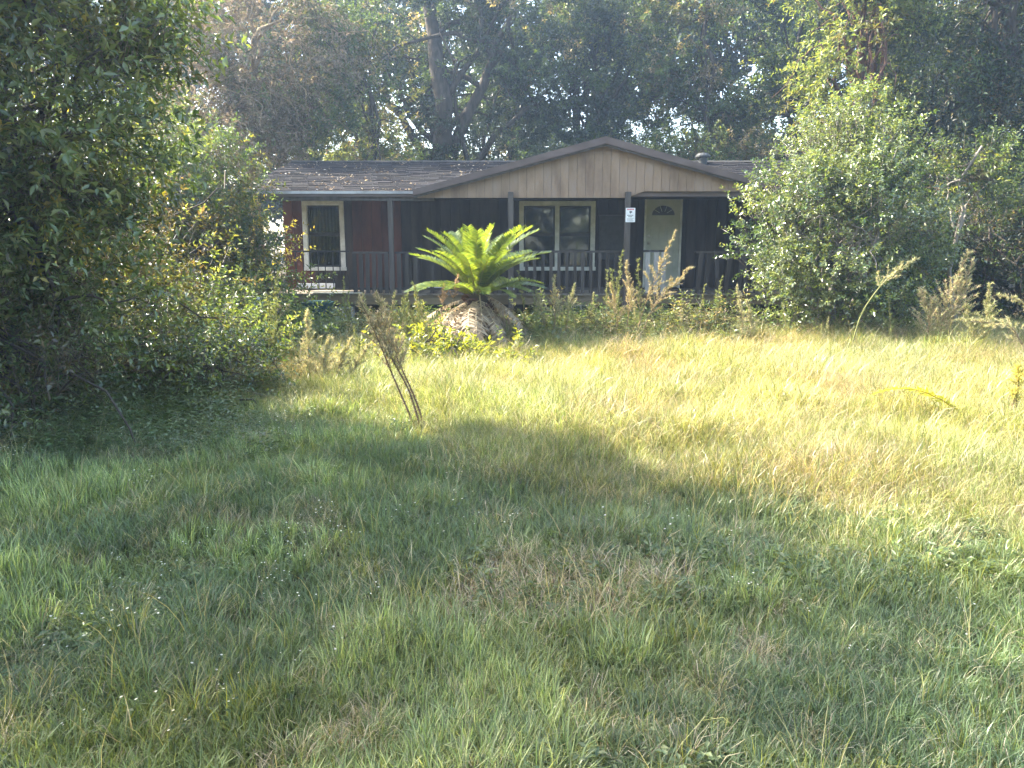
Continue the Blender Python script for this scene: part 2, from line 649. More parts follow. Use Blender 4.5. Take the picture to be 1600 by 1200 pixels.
# ridge cap
mb = MB()
x = RL
while x < RR:
    mb.add([(x, RY - .13, RZ - .012), (x + .29, RY - .13, RZ - .016), (x + .29, RY, RZ + .022), (x, RY, RZ + .03), (x, RY + .13, RZ - .012), (x + .29, RY + .13, RZ - .016)],
           [(0, 1, 2, 3), (3, 2, 5, 4)])
    x += .27
s = hpart(mb, 'ridge_cap', M['sash'], roof)
tag(s, kind='stuff')

# cross gable over the porch: roof slopes running back into the main roof
mb = MB()
for (xe, ze, sgn) in ((GXL - .05, gable_z(GXL - .05), -1), (GXR + .05, gable_z(GXR + .05), 1)):
    # where the eave line of the gable meets the main roof plane
    def ym(z): return YE + (z - EZ) / SL
    y0 = YG - .14
    ye = max(ym(ze), y0 + .3)
    ya = ym(APX.z) - .02
    a = [(xe, y0, ze), (APX.x, y0, APX.z), (APX.x, ya, APX.z), (xe, ye, ze)]
    b_ = [(p[0], p[1], p[2] - .07) for p in a]
    mb.add(a + b_, [(0, 1, 2, 3), (7, 6, 5, 4), (0, 4, 5, 1), (1, 5, 6, 2), (2, 6, 7, 3), (3, 7, 4, 0)])
groof = hpart(mb, 'gable_roof', M['fascia'])
# fascia boards on the gable edge
for (xe, sgn) in ((GXL - .06, -1), (GXR + .06, 1)):
    mb = MB()
    ze = gable_z(xe)
    pts = [(xe, ze + .012), (xe, ze - .095), (APX.x, APX.z - .11), (APX.x, APX.z + .015)]
    if sgn < 0: mb.prism(pts, YG - .175, YG - .141)
    else: mb.prism(pts[::-1], YG - .175, YG - .141)
    hpart(mb, 'fascia_board', M['fascia'], groof)
    mb = MB()   # second, thinner board below and behind
    pts = [(xe, ze - .08), (xe, ze - .135), (APX.x, APX.z - .15), (APX.x, APX.z - .08)]
    if sgn < 0: mb.prism(pts, YG - .138, YG - .11)
    else: mb.prism(pts[::-1], YG - .138, YG - .11)
    hpart(mb, 'fascia_board', M['post'], groof)
# gable boards
PX2 = W(979, 300, YF).x
zb1 = W(800, 309, YG).z
zb2 = W(1100, 299, YG).z
xk = W(1005, 300, YG).x


def bottom_z(x):
    if x < PX2: return zb1
    if x < xk: return zb1 + (zb2 - zb1) * (x - PX2) / (xk - PX2)
    return zb2


mb = MB()
mb.prism([(GXL + .2, zb1 + .13), (xk, zb1 + .13), (GXR - .3, zb2 + .02), (APX.x, APX.z - .10)], YG + .03, YG + .07)
gb_ = hpart(mb, 'gable_wall', M['post'])
x = GXL
while x < GXR:
    x1 = min(x + .152, GXR)
    a, c = x + .0025, x1 - .0025
    mb = MB()
    z0a, z0c = bottom_z(a), bottom_z(c)
    z1a, z1c = gable_z(a) - .09, gable_z(c) - .09
    if max(z1a - z0a, z1c - z0c) > .03:
        poly = [(a, z0a), (c, z0c), (c, max(z1c, z0c + .004)), (a, max(z1a, z0a + .004))]
        if a < APX.x < c: poly = [(a, z0a), (c, z0c), (c, z1c), (APX.x, APX.z - .09), (a, z1a)]
        mb.prism(poly, YG + random.uniform(-.003, .003), YG + .028)
        hpart(mb, 'board', M['gable'], gb_)
    x = x1
# porch ceiling & beam
mb = MB(); mb.box(XL - .2, XR, YE + .12, YW - .005, EZ - .03, EZ + .005)
hpart(mb, 'porch_ceiling', M['wall'])
mb = MB(); mb.box(XL - .2, GXL + .3, YF - .02, YF + .07, EZ - .16, EZ - .032)
hpart(mb, 'porch_beam', M['post'])

# porch deck
mb = MB()
mb.box(XL - .1, 5.4, YF - .004, YF + .036, DECK - .20, DECK - .03)
mb.box(XL - .1, 5.4, YW - .1, YW - .06, DECK - .20, DECK - .03)
for xx in np.arange(XL, 5.4, .6): mb.box(xx, xx + .04, YF + .037, YW - .101, DECK - .18, DECK - .03)
deck = hpart(mb, 'porch_deck', M['rim'])
x = XL - .1
while x < 5.4:
    mb = MB()
    mb.box(x + .004, x + .136, YF - .03 - random.random() * .02, YW - .004, DECK - .029, DECK + random.uniform(-.003, .003))
    hpart(mb, 'deck_board', M['deck'], deck)
    x += .14
# posts
for px, top in ((612, 306), (798, 300), (979, 300)):
    q = W(px, 400, YF - .17 if px > 700 else YF + .02)
    yy = q.y
    w = .05 if px > 700 else .045
    mb = MB()
    zt = W(px, top, yy).z
    mb.box(q.x - w, q.x + w, yy - .045, yy + .045, .05 if px > 700 else DECK, zt)
    hpart(mb, 'porch_post', M['post'], bevel=.006)
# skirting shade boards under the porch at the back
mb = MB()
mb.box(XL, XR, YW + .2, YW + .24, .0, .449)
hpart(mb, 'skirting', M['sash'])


# windows
def window(o, mats, sashes, label=None):
    x0, x1, z0, z1 = o
    fw = .085
    mb = MB()
    y0, y1 = YW - .03, YW + .1
    mb.box(x0 - .01, x0 + fw, y0, y1, z0, z1 + .01)
    mb.box(x1 - fw, x1 + .01, y0, y1, z0, z1 + .01)
    mb.box(x0 + fw, x1 - fw, y0, y1, z1 - fw, z1 + .01)
    mb.box(x0 - .03, x1 + .03, y0 - .02, y1, z0 - .075, z0)
    wx = (x1 - x0 - 2 * fw)
    wu = wx / sashes
    for k in range(1, sashes): mb.box(x0 + fw + wu * k - .045, x0 + fw + wu * k + .045, y0, y1, z0, z1 - fw)
    wn = hpart(mb, 'window', mats, bevel=.005)
    if label: wn['label'] = label
    for k in range(sashes):
        a = x0 + fw + wu * k + (.045 if k else 0)
        c = x0 + fw + wu * (k + 1) - (.045 if k < sashes - 1 else 0)
        zm = (z0 + z1) / 2
        for (za, zb, yy) in ((z0, zm, YW + .03), (zm, z1 - fw, YW + .055)):
            mb = MB()
            t = .035
            mb.box(a, a + t, yy, yy + .03, za, zb)
            mb.box(c - t, c, yy, yy + .03, za, zb)
            mb.box(a + t, c - t, yy, yy + .03, za, za + t)
            mb.box(a + t, c - t, yy, yy + .03, zb - t, zb)
            hpart(mb, 'sash', M['sash'], wn)
            mb = MB()
            mb.box(a + t, c - t, yy + .012, yy + .016, za + t, zb - t)
            hpart(mb, 'pane', M['glass'], wn)
    if sashes > 1: return wn
    # a curtain hanging just inside
    mb = MB()
    n = 60
    vs = []
    for i in range(n + 1):
        xx = x0 + (x1 - x0) * i / n
        yy = YW + .26 + .025 * math.sin(i * 1.25) + .012 * math.sin(i * .53)
        vs += [(xx, yy, z0 - .1), (xx, yy, z1 + .02)]
    mb.add(vs, [(2 * i, 2 * i + 2, 2 * i + 3, 2 * i + 1) for i in range(n)])
    hpart(mb, 'curtain', M['curtain'], wn, smooth=True)
    return wn


window(win1, M['trim'], 1, 'narrow window with a white frame at the left end of the wall')
window(win2, M['trim_cream'], 2, 'double window with a cream frame beside the palm')

# door
x0, x1, z0, z1 = dor
mb = MB()
mb.box(x0, x0 + .035, YW - .03, YW + .1, z0, z1)
mb.box(x1 - .035, x1, YW - .03, YW + .1, z0, z1)
mb.box(x0 + .035, x1 - .035, YW - .03, YW + .1, z1 - .035, z1)
dfr = hpart(mb, 'door_frame', M['trim_cream'], bevel=.004)
mb = MB()
a, c = x0 + .038, x1 - .038
mb.box(a, c, YW + .01, YW + .055, z0 + .01, z1 - .04)
door = hpart(mb, 'door', M['door'])
cxm = (a + c) / 2


def arch(cx, cz, r0, r1, n=14, sq=.82):
    return [(cx + r0 * math.cos(math.pi * i / n), cz + r0 * sq * math.sin(math.pi * i / n)) for i in range(n + 1)], \
           [(cx + r1 * math.cos(math.pi * i / n), cz + r1 * sq * math.sin(math.pi * i / n)) for i in range(n + 1)]


zf = z1 - .40
ou, inn = arch(cxm, zf, .27, .235)
mb = MB()
for i in range(14):
    mb.prism([ou[i], ou[i + 1], inn[i + 1], inn[i]][::-1], YW - .004, YW + .009)
mb.box(cxm - .27, cxm + .27, YW - .004, YW + .009, zf - .035, zf - .001)
for k in range(1, 5):
    q = math.pi * k / 5
    mb.bar((cxm + .09 * math.cos(q), YW + .003, zf + .075 * math.sin(q)), (cxm + .232 * math.cos(q), YW + .003, zf + .19 * math.sin(q)), .012, .01)
hpart(mb, 'fanlight_frame', M['door'], door)
mb = MB()
mb.prism(inn, YW + .004, YW + .0085)
hpart(mb, 'fanlight_pane', M['sash'], door)
for (pa, pb) in ((a + .09, cxm - .045), (cxm + .045, c - .09)):
    for (za, zb) in ((z0 + .95, zf - .16), (z0 + .15, z0 + .82)):
        mb = MB()
        t = .03
        mb.box(pa, pb, YW - .004, YW + .009, za, za + t)
        mb.box(pa, pb, YW - .004, YW + .009, zb - t, zb)
        mb.box(pa, pa + t, YW - .004, YW + .009, za + t, zb - t)
        mb.box(pb - t, pb, YW - .004, YW + .009, za + t, zb - t)
        mb.box(pa + t + .03, pb - t - .03, YW - .001, YW + .009, za + t + .03, zb - t - .03)
        hpart(mb, 'raised_panel', M['door'], door, bevel=.003)
for zz, nm in ((z0 + .92, 'knob'), (z0 + 1.06, 'deadbolt')):
    mb = MB()
    Mk = Matrix.Translation((a + .065, YW + .01, zz)) @ Matrix.Rotation(R(90), 4, 'X')
    if nm == 'knob': mb.lathe([(.032, 0), (.032, .008), (.012, .012), (.012, .035), (.028, .045), (.028, .065), (.012, .074)], 14, Mk)
    else: mb.lathe([(.03, 0), (.03, .014), (.018, .02)], 14, Mk)
    hpart(mb, nm, M['brass'], door, smooth=True)
# dark panel with a pale edging beside the double window
pa, pb = W(937, 337, YW - .03).x, W(975, 337, YW - .03).x
za, zb = W(950, 405, YW - .03).z, W(950, 337, YW - .03).z
mb = MB()
mb.box(pa, pb, YW - .05, YW - .006, za, zb)
pn = hpart(mb, 'shutter', M['sash'], bevel=.004)
mb = MB()
mb.box(pa - .02, pb + .02, YW - .056, YW - .006, zb + .002, zb + .02)
mb.box(pb + .003, pb + .06, YW - .056, YW - .006, DECK + .1, zb)
hpart(mb, 'edging', M['post'], pn)


# ------------------------------------------------------------------ porch railings
def railing(name, label, x0, x1, y, step, w, mat, zt, zb, lean=None, railmat=None, sx=0, group=None, drop=()):
    o = empty(name, (x0, y, DECK))
    tag(o, label, 'railing', group)
    rm = railmat or mat
    for nm, z in (('top_rail', zt), ('bottom_rail', zb)):
        mb = MB()
        mb.box(0, x1 - x0, -.03 if w > .03 else -.016, .03 if w > .03 else .016, z - DECK, z - DECK + (.04 if w > .03 else .028))
        mb.build(nm, rm, o, bevel=.004)
    n = int(round((x1 - x0) / step))
    mb = MB()
    t = .01 if w > .03 else w / 2
    mb.box(-w / 2, w / 2, -t, t, (.01 if w > .03 else zb - DECK + .028), zt - DECK + (-.001 if w < .03 else -.002))
    me = mb.mesh('baluster', mat)
    for k in range(n):
        if k in drop: continue
        b = link('baluster', me, o, ((k + .5) * step + random.uniform(-.006, .006), -.042 if w > .03 else 0, 0))
        tilt = random.uniform(-.012, .012)
        if lean: tilt += random.uniform(-lean, lean)
        b.rotation_euler = (0, tilt if w > .03 or lean else tilt * .3, 0)
    return o


ZR = W(500, 394, YF).z
ZRB = W(500, 453, YF).z
iron_l = W(456, 400, YF).x
iron_r = W(546, 400, YF).x
xp1 = W(612, 400, YF).x
xp2 = W(798, 400, YF).x
xp3 = W(979, 400, YF).x
railing('porch_railing', 'black iron railing with thin bars below the narrow left window', iron_l, iron_r, YF + .03, .135, .016, M['iron'], ZR, ZRB)
railing('porch_railing', 'short dark wooden picket railing between the iron railing and the thin post', iron_r + .04, xp1 - .06, YF + .03, .115, .075, M['picket'], ZR - .03, ZRB)
railing('porch_railing', 'dark wooden picket railing behind the sago palm', xp1 + .06, xp2 - .07, YF + .03, .15, .075, M['picket'], ZR - .03, ZRB, drop=(3, 5, 6, 7, 8, 14))
railing('porch_railing', 'dark wooden picket railing below the double window', xp2 + .07, xp3 - .07, YF + .03, .15, .06, M['picket'], ZR - .01, ZRB)
xr0 = W(1006, 400, YF).x
railing('porch_railing', 'pale grey picket railing in front of the door', xr0, W(1040, 400, YF).x, YF + .03, .15, .085, M['picket_pale'], ZR + .0, ZRB, railmat=M['picket'])
railing('porch_railing', 'broken railing with leaning pickets right of the door', W(1086, 400, YF).x, W(1190, 400, YF).x, YF + .03, .13, .075, M['picket'], ZR - .02, ZRB, lean=.14, drop=(2, 5))

# sign on the post
c = W(985, 336, YF - .225)
sg = empty('warning_sign', (c.x, c.y, c.z))
tag(sg, 'small white notice with red heading and black mark on the porch post', 'sign')
hw, hh = .085, .125
mb = MB()
mb.box(-hw, hw, -.002, .002, -hh, hh)
mb.build('plate', M['sign_white'], sg)
mb = MB()
xx = -.066
for w_ in (.012, .015, .010, .014, .012, .013, .010, .012):
    mb.box(xx, xx + w_, -.0045, -.0025, .086, .112); xx += w_ + .0045
mb.build('heading', M['sign_red'], sg)
mb = MB()
mb.box(-.018, .022, -.0045, -.0025, .040, .068)
mb.box(.022, .034, -.0045, -.0025, .048, .060)
mb.box(-.006, .004, -.0045, -.0025, .022, .040)
for z_, n_ in ((-.012, 6), (-.036, 4)):
    for i in range(n_): mb.box(-.012 * n_ / 1.3 + i * .0185, -.012 * n_ / 1.3 + i * .0185 + .013, -.0045, -.0025, z_, z_ + .014)
mb.build('mark', M['sign_black'], sg)
mb = MB()
for i in range(5): mb.box(-.062, .062 - .012 * (i % 3), -.0045, -.0025, -.062 - i * .012, -.056 - i * .012)
mb.build('small_print', M['sign_grey'], sg)


# ------------------------------------------------------------------ odds and ends round the porch
def block_mesh():
    mb = MB()
    L, H, D = .39, .19, .19
    t = .032
    mb.box(-L / 2, L / 2, -D / 2, D / 2, 0, t)
    mb.box(-L / 2, L / 2, -D / 2, D / 2, H - t, H)
    for cx in (-L / 2, -t / 2, L / 2 - t): mb.box(cx, cx + t, -D / 2, D / 2, t, H - t)
    return mb.mesh('concrete_block', M['concrete'])


bme = block_mesh()
for (px, n_, lab) in ((536, 2, 'second thin post'), (616, 2, 'thin porch post'), (906, 2, 'double window')):
    q = W(px, 490, YF + .12)
    for k in range(n_):
        g0 = hz(q.x, q.y)
        o = link('concrete_block', bme, None, (q.x + .015 * k, q.y, g0 + .11 + k * .195))
        where = {536: 'left of the pier under the thin post', 616: 'in the pier under the thin post', 906: 'below the double window'}[px]
        tag(o, 'grey hollow concrete block %s, %s of its stack' % (where, ('bottom', 'top')[k]), 'concrete block', 'concrete blocks holding up the porch')
        o.rotation_euler.z = random.uniform(-.06, .06)
    mb = MB()
    mb.box(-.22, .22, -.13, .13, -.1, .108)
    o = mb.build('footing', M['concrete'], None, (q.x, q.y, g0))
    tag(o, 'low concrete footing pad beneath the block pier %s' % {536: 'furthest from the palm', 616: 'next to the palm skirt', 906: 'below the double window'}[px], 'footing', 'pads under the block piers')

q0, q1 = W(486, 457, YF - .1), W(566, 455, YF - .1)
mb = MB()
mb.bar((-.45, 0, 0), (.45, .0, .0), .13, .022)
mb.box(-.48, .40, .03, .12, .013, .03)
o = mb.build('loose_plank', M['plank'], None, ((q0.x + q1.x) / 2, YF - .02, DECK + .016), bevel=.003)
tag(o, 'weathered pale plank lying on the porch edge under the iron railing', 'plank')
for (pa, pb, yy, lab) in ((463, 523, YW - .45, 'white strip painted as sunlit boards low behind the iron railing'), (668, 735, YW - .5, 'white strip painted as sunlit porch boards left of the palm trunk'), (770, 804, YW - .5, 'short white strip painted as sunlit porch boards right of the palm trunk')):
    a, c = W(pa, 450, yy).x, W(pb, 450, yy).x
    mb = MB()
    mb.box(0, c - a, 0, .02, 0, .13)
    o = mb.build('sunlit_white', M['sunlit_white'], None, (a, yy, DECK + .006), bevel=.004)  # white strips painted in for sunlit bits of the porch boards
    o.rotation_euler.x = R(-14)
    tag(o, lab, 'board')
# dark teal bin
c = W(497, 470, YF - .55)
tb = empty('storage_bin', (c.x, c.y, hz(c.x, c.y)))
tag(tb, 'dark teal plastic bin standing against the porch under the plank', 'bin')
mb = MB()
h_ = .56
mb.add([(-.19, -.15, 0), (.19, -.15, 0), (.19, .15, 0), (-.19, .15, 0), (-.23, -.19, h_), (.23, -.19, h_), (.23, .19, h_), (-.23, .19, h_)],
       [(3, 2, 1, 0), (0, 1, 5, 4), (1, 2, 6, 5), (2, 3, 7, 6), (3, 0, 4, 7)])
mb.build('body', M['teal'], tb, bevel=.02)
mb = MB()
mb.box(-.25, .25, -.21, .21, h_, h_ + .05)
mb.box(-.2, .2, -.16, .16, h_ + .051, h_ + .07)
mb.build('lid', M['teal'], tb, bevel=.015)
# pale blue jug
c = W(399, 480, 11.6)
jg = empty('plastic_jug', (c.x, c.y, c.z - .12))
tag(jg, 'pale blue plastic jug caught in the shrubs left of the porch', 'jug')
mb = MB()
mb.lathe([(.07, 0), (.078, .02), (.078, .15), (.06, .20), (.025, .235), (.025, .262)], 16)
mb.build('body', M['jug'], jg, smooth=True)
mb = MB()
mb.tube([(.03, 0, .225), (.075, 0, .225), (.095, 0, .19), (.09, 0, .13), (.074, 0, .10)], .012, 6)
mb.build('handle', M['jug'], jg, smooth=True)
mb = MB()
mb.lathe([(.028, .26), (.028, .285), (.02, .288)], 12)
mb.build('cap', M['sunlit_white'], jg)
jg.rotation_euler = (R(10), R(14), 0)


def crumple(name, label, cat, loc, L, Wd, mat):
    n = 10
    vs, fs = [], []
    for i in range(n + 1):
        for j in range(5):
            vs.append((L * (i / n - .5) + random.uniform(-.01, .01), Wd * (j / 4 - .5) * (1 - .5 * abs(i / n - .5)) + random.uniform(-.01, .01), .04 + random.uniform(0, .018) + .010 * math.sin(i)))
    for i in range(n):
        for j in range(4): fs.append((i * 5 + j, (i + 1) * 5 + j, (i + 1) * 5 + j + 1, i * 5 + j + 1))
    mb = MB(); mb.add(vs, fs)
    o = mb.build(name, mat, None, loc)
    s_ = o.modifiers.new('thick', 'SOLIDIFY'); s_.thickness = .002
    tag(o, label, cat)
    return o


c = W(437, 654, 7.4)
crumple('litter_scrap', 'crumpled white scrap lying in sunlit grass near the left shrubs', 'litter', (W(437, 656, 7.0).x, 7.0, hz(-2.1, 7.0) + .02), .14, .05, M['scrap']).rotation_euler = (0, .1, -.4)
crumple('litter_scrap', 'pale scrap in the near grass at the bottom left corner', 'litter', (W(38, 1180, 2.15).x, 2.15, hz(-1.5, 2.15) - .015), .07, .025, M['scrap'])


# ------------------------------------------------------------------ trees and shrubs
def pal(*cs):
    return np.array(cs, float)


GREEN = pal((.048, .082, .030), (.066, .108, .036), (.085, .125, .048), (.056, .090, .044))
OLIVE = pal((.075, .082, .030), (.105, .110, .040), (.095, .082, .036), (.07, .095, .03))
BROWN = pal((.115, .085, .050), (.145, .108, .066), (.085, .072, .036), (.09, .09, .04))
LIGHT = pal((.12, .165, .055), (.16, .20, .07), (.10, .145, .05), (.19, .205, .08))  # pale leaves; in the back trees they also stand in for backlit ones
YELLOW = pal((.24, .22, .04), (.30, .24, .05), (.18, .19, .04))
DUSK = pal((.022, .038, .026), (.030, .048, .032), (.038, .053, .038))  # leaf colours darkened and blued: shade and veil are painted in
TAN = pal((.24, .195, .14), (.31, .255, .19), (.19, .155, .105), (.17, .165, .09))


def foliage(lobes, leaf_len, leaf_w, per_spray, palettes, mat, base, twig=None, droop=.2, clump_r=.45, clump_n=60, spray_len=.32, hollow=.45, seed=0, upright=.35, dens=1.0):
    """lobes: (cx,cy,cz,rx,ry,rz,n_sprays) relative to base; palettes: [(palette, weight)]"""
    rg = np.random.default_rng(500 + seed)
    lobes = [(*q[:6], int(q[6] * dens)) for q in lobes]
    Ps, Os, Cs = [], [], []
    for li, (cx, cy, cz, rx, ry, rz, n) in enumerate(lobes):
        ncl = max(4, int(clump_n * n / sum(q[6] for q in lobes)))
        d = norm(rg.normal(size=(ncl, 3)))
        rad = (hollow + (1 - hollow) * rg.random(ncl) ** .6)
        rad *= 1 + .14 * rg.normal(size=ncl)
        cc = d * rad[:, None] * np.array([rx, ry, rz]) + np.array([cx, cy, cz])
        wts = rg.random(ncl) + .35
        which = rg.choice(ncl, n, p=wts / wts.sum())
        cr = clump_r * (.6 + .8 * rg.random(ncl))
        off = rg.normal(size=(n, 3)) * cr[which][:, None] * np.array([.55, .55, .42])
        P = cc[which] + off
        ctr = np.array([cx, cy, cz - .35 * rz])
        Od = norm((P - ctr) / np.array([rx, ry, rz])) + .5 * norm(off) + rg.normal(size=(n, 3)) * .35 + np.array([0, 0, upright])
        Ps.append(P); Os.append(norm(Od)); Cs.append(which + li * 1000)
    P = np.concatenate(Ps); O = np.concatenate(Os); C = np.concatenate(Cs)
    keep = P[:, 2] > .04
    P, O, C = P[keep], O[keep], C[keep]
    n = len(P)
    sl = spray_len * (.6 + .8 * rg.random(n))
    k = per_spray
    t = (np.arange(k) + .6) / k
    T = np.repeat(t[None], n, 0) + rg.normal(size=(n, k)) * .05
    down = np.array([0, 0, -1.0])
    pos = P[:, None] + O[:, None] * (sl[:, None] * T)[..., None] + down * (droop * sl[:, None] * T ** 2)[..., None]
    side = norm(np.cross(O, rg.normal(size=(n, 3))))
    side2 = np.cross(O, side)
    ang = np.arange(k)[None] * 2.4 + rg.random((n, 1)) * 6.28
    rad = side[:, None] * np.cos(ang)[..., None] + side2[:, None] * np.sin(ang)[..., None]
    D = O[:, None] * .55 + rad * .9 + rg.normal(size=(n, k, 3)) * .22 - np.array([0, 0, .25 * droop])
    N = np.array([0, 0, 1.0]) + rg.normal(size=(n, k, 3)) * .55
    L = leaf_len * (.6 + .7 * rg.random((n, k)))
    Wd = L * leaf_w * (.8 + .4 * rg.random((n, k)))
    Vv, Ff = leaf_geo(pos.reshape(-1, 3), D.reshape(-1, 3), N.reshape(-1, 3), L.ravel(), Wd.ravel())
    # colours: one palette per clump, jitter per leaf
    wsum = np.array([w for _, w in palettes], float)
    wsum /= wsum.sum()
    ucl = {c: rg.choice(len(palettes), p=wsum) for c in np.unique(C)}
    pi = np.array([ucl[c] for c in C])
    sw = rg.random(n) < .18
    pi[sw] = rg.choice(len(palettes), sw.sum(), p=wsum)
    col = np.zeros((n, k, 3))
    for q, (pp, _) in enumerate(palettes):
        ix = np.where(pi == q)[0]
        col[ix] = pp[rg.integers(0, len(pp), (len(ix), k))]
    col *= (.75 + .5 * rg.random((n, k, 1)))
    tint = np.repeat(col.reshape(-1, 3), 4, 0)
    if twig:
        # a three sided twig for each spray
        tw = twig
        tip = P + O * (sl * 1.0)[:, None] + down * (droop * sl)[:, None]
        root = P - O * (sl * .5)[:, None] - np.array([0, 0, 1.0]) * (sl * .15)[:, None]
        a = np.stack([root + side * tw, root - side * tw * .5 + side2 * tw * .86, root - side * tw * .5 - side2 * tw * .86, tip], 1).reshape(-1, 3)
        b0 = len(Vv)
        kk = np.arange(n)[:, None] * 4 + b0
        tf = np.concatenate([kk + np.array([[0, 1, 3]]), kk + np.array([[1, 2, 3]]), kk + np.array([[2, 0, 3]])], 1).reshape(-1, 3)
        Vv = np.concatenate([Vv, a]); Ff = np.concatenate([Ff, tf])
        tc = np.array([.10, .08, .055]) * (.6 + .9 * rg.random((n, 1)))
        tint = np.concatenate([tint, np.repeat(tc, 4, 0)])
    return Vv, Ff, tint


def bend(a, b, n, wob, rg):
    a = np.array(a, float); b = np.array(b, float)
    t = np.linspace(0, 1, n)[:, None]
    L = np.linalg.norm(b - a)
    off = np.cumsum(rg.normal(size=(n, 3)) * wob * L / n, 0)
    off -= off[-1] * t
    sag = np.array([0, 0, 1.0]) * (np.sin(t * math.pi) * L * .08)
    return a + (b - a) * t + off * np.sin(np.clip(t * 2, 0, 1) * math.pi / 2) + sag


def plant(name, label, cat, loc, lobes, trunks, group=None, leaf=(.07, .42), per=11, palettes=None, mat=None, bark=None, limbs=14, bare=0, tris_twig=.004, seed=0, crown_name='crown', **kw):
    """trunks: [(base offset, tip offset, r0, r1)]"""
    o = empty(name, (loc[0], loc[1], hz(loc[0], loc[1]) - .02))
    tag(o, label, cat, group)
    rg = np.random.default_rng(900 + seed)
    Vv, Ff, tint = foliage(lobes, leaf[0], leaf[1], per, palettes, mat, None, twig=tris_twig, seed=seed, **kw)
    me = np_mesh(crown_name, Vv, Ff, mat or M['leaf'], tint)
    link(crown_name, me, o)
    mb = MB()
    tp = []
    for (a, b, r0, r1) in trunks:
        pts = bend(a, b, 9, .22, rg)
        rr = [r0 + (r1 - r0) * (i / 8) ** .8 for i in range(9)]
        rr[0] *= 1.25
        mb.tube(pts, rr, 9)
        tp.append((pts, rr))
    for li in range(limbs):
        lb = lobes[li % len(lobes)]
        d = norm(rg.normal(size=3))
        tip = np.array(lb[:3]) + d * np.array(lb[3:6]) * .75
        pts, rr = tp[rg.integers(len(tp))]
        j = rg.integers(3, 8)
        q = bend(pts[j], tip, 8, .35, rg)
        r0 = min(rr[j] * .6, .10)
        mb.tube(q, [r0 * (1 - i / 8) + .006 for i in range(8)], 6)
        for _ in range(2):
            jj = rg.integers(3, 7)
            tip2 = q[jj] + norm(rg.normal(size=3) + d * .6) * np.linalg.norm(lb[3:6]) * .35
            q2 = bend(q[jj], tip2, 6, .35, rg)
            mb.tube(q2, [r0 * .4 * (1 - i / 6) + .004 for i in range(6)], 5)
    for _ in range(bare):
        # leafless tangled vine stems through the crown
        lb = lobes[rg.integers(len(lobes))]
        d = norm(rg.normal(size=3)); d[1] = -abs(d[1])
        a = np.array(lb[:3]) + d * np.array(lb[3:6]) * (.8 + .3 * rg.random())
        e = a + norm(rg.normal(size=3) * np.array([1, .4, .9])) * (.6 + 1.1 * rg.random())
        q = bend(a, e, 7, .7, rg)
        mb.tube(q, [.012 * (1 - .6 * i / 7) for i in range(7)], 4)
    mb.build('trunk', bark or M['bark'], o, smooth=True)
    return o


def rel(px, py, Y, loc):
    q = W(px, py, Y)
    return (q.x - loc[0], q.y - loc[1], q.z)


# --- left near group: these also throw the big shade over the front of the lawn
L = (-4.9, 6.8)
plant('broadleaf_tree', 'big dark leafy tree filling the top left corner of the view', 'tree', L,
      [(.15, -.95, 3.9, 1.3, .8, 1.25, 1500), (1.15, -.5, 3.0, .9, .7, .95, 1000), (.5, -.2, 2.1, 1.3, .85, .85, 900), (-1.0, -.6, 3.6, .9, .8, 1.0, 500), (-1.2, .2, 2.4, 1.3, 1.1, 1.2, 900), (.2, -.5, 1.1, 1.4, .7, .9, 700)],
      [((0, 0, 0), (-.2, .1, 4.4), .14, .04), ((.2, .1, 0), (1.2, .0, 3.4), .08, .03)],
      palettes=[(GREEN, 3), (OLIVE, 1.5), (YELLOW, .5), (LIGHT, 8)], mat=M['leaf_gloss'], leaf=(.085, .38), per=12, clump_n=190, limbs=26, seed=1, dens=1.25, hollow=.6, clump_r=.36)
L = (-6.9, 5.0)
plant('broadleaf_tree', 'tall dark tree at the left, partly beyond the edge of the view', 'tree', L,
      [(-.2, .2, 6.0, 1.9, 1.5, 2.2, 1200), (1.5, -.6, 3.6, 1.2, 1.1, 1.4, 320), (.2, 1.8, 4.6, 1.5, 1.2, 1.3, 600)],
      [((0, 0, 0), (.1, 0, 6.5), .19, .05)],
      palettes=[(GREEN, 6), (OLIVE, 2)], mat=M['leaf_gloss'], leaf=(.10, .42), per=12, clump_n=100, limbs=14, seed=2, dens=.75)
L = (-4.35, 4.9)
plant('broadleaf_tree', 'slim young tree with sparse leaves at the near left edge', 'tree', L,
      [(-.1, .5, 5.2, 1.0, .9, 1.25, 900), (-.5, -.2, 3.2, .9, .9, 1.2, 230), (-.3, .2, 1.6, .75, .7, .9, 360)],
      [((-.2, 0, 0), (-.1, 0, 5.4), .05, .02)],
      palettes=[(GREEN, 3), (LIGHT, 7)], mat=M['leaf_gloss'], leaf=(.085, .4), per=11, clump_n=60, limbs=8, seed=3, dens=.85)
for k, (x, y, lab) in enumerate(((-9.6, 11.4, 'unseen dark tree added for shade left of the view beside the brown thicket'), (-9.4, 15.4, 'unseen dark tree added for shade left of the view beyond the house corner'))):
    plant('broadleaf_tree', lab, 'tree', (x, y), [(0, 0, 3.3, 1.8, 1.5, 1.7, 560), (.6, -.6, 1.4, 1.4, 1.2, 1.1, 260)], [((0, 0, 0), (.1, 0, 4.2), .12, .04)],
          palettes=[(GREEN, 6), (OLIVE, 2)], mat=M['leaf'], leaf=(.12, .42), per=10, clump_n=60, limbs=10, seed=80 + k)  # both trees are unseen, added to shade the left shrubs
L = (-4.5, 8.3)
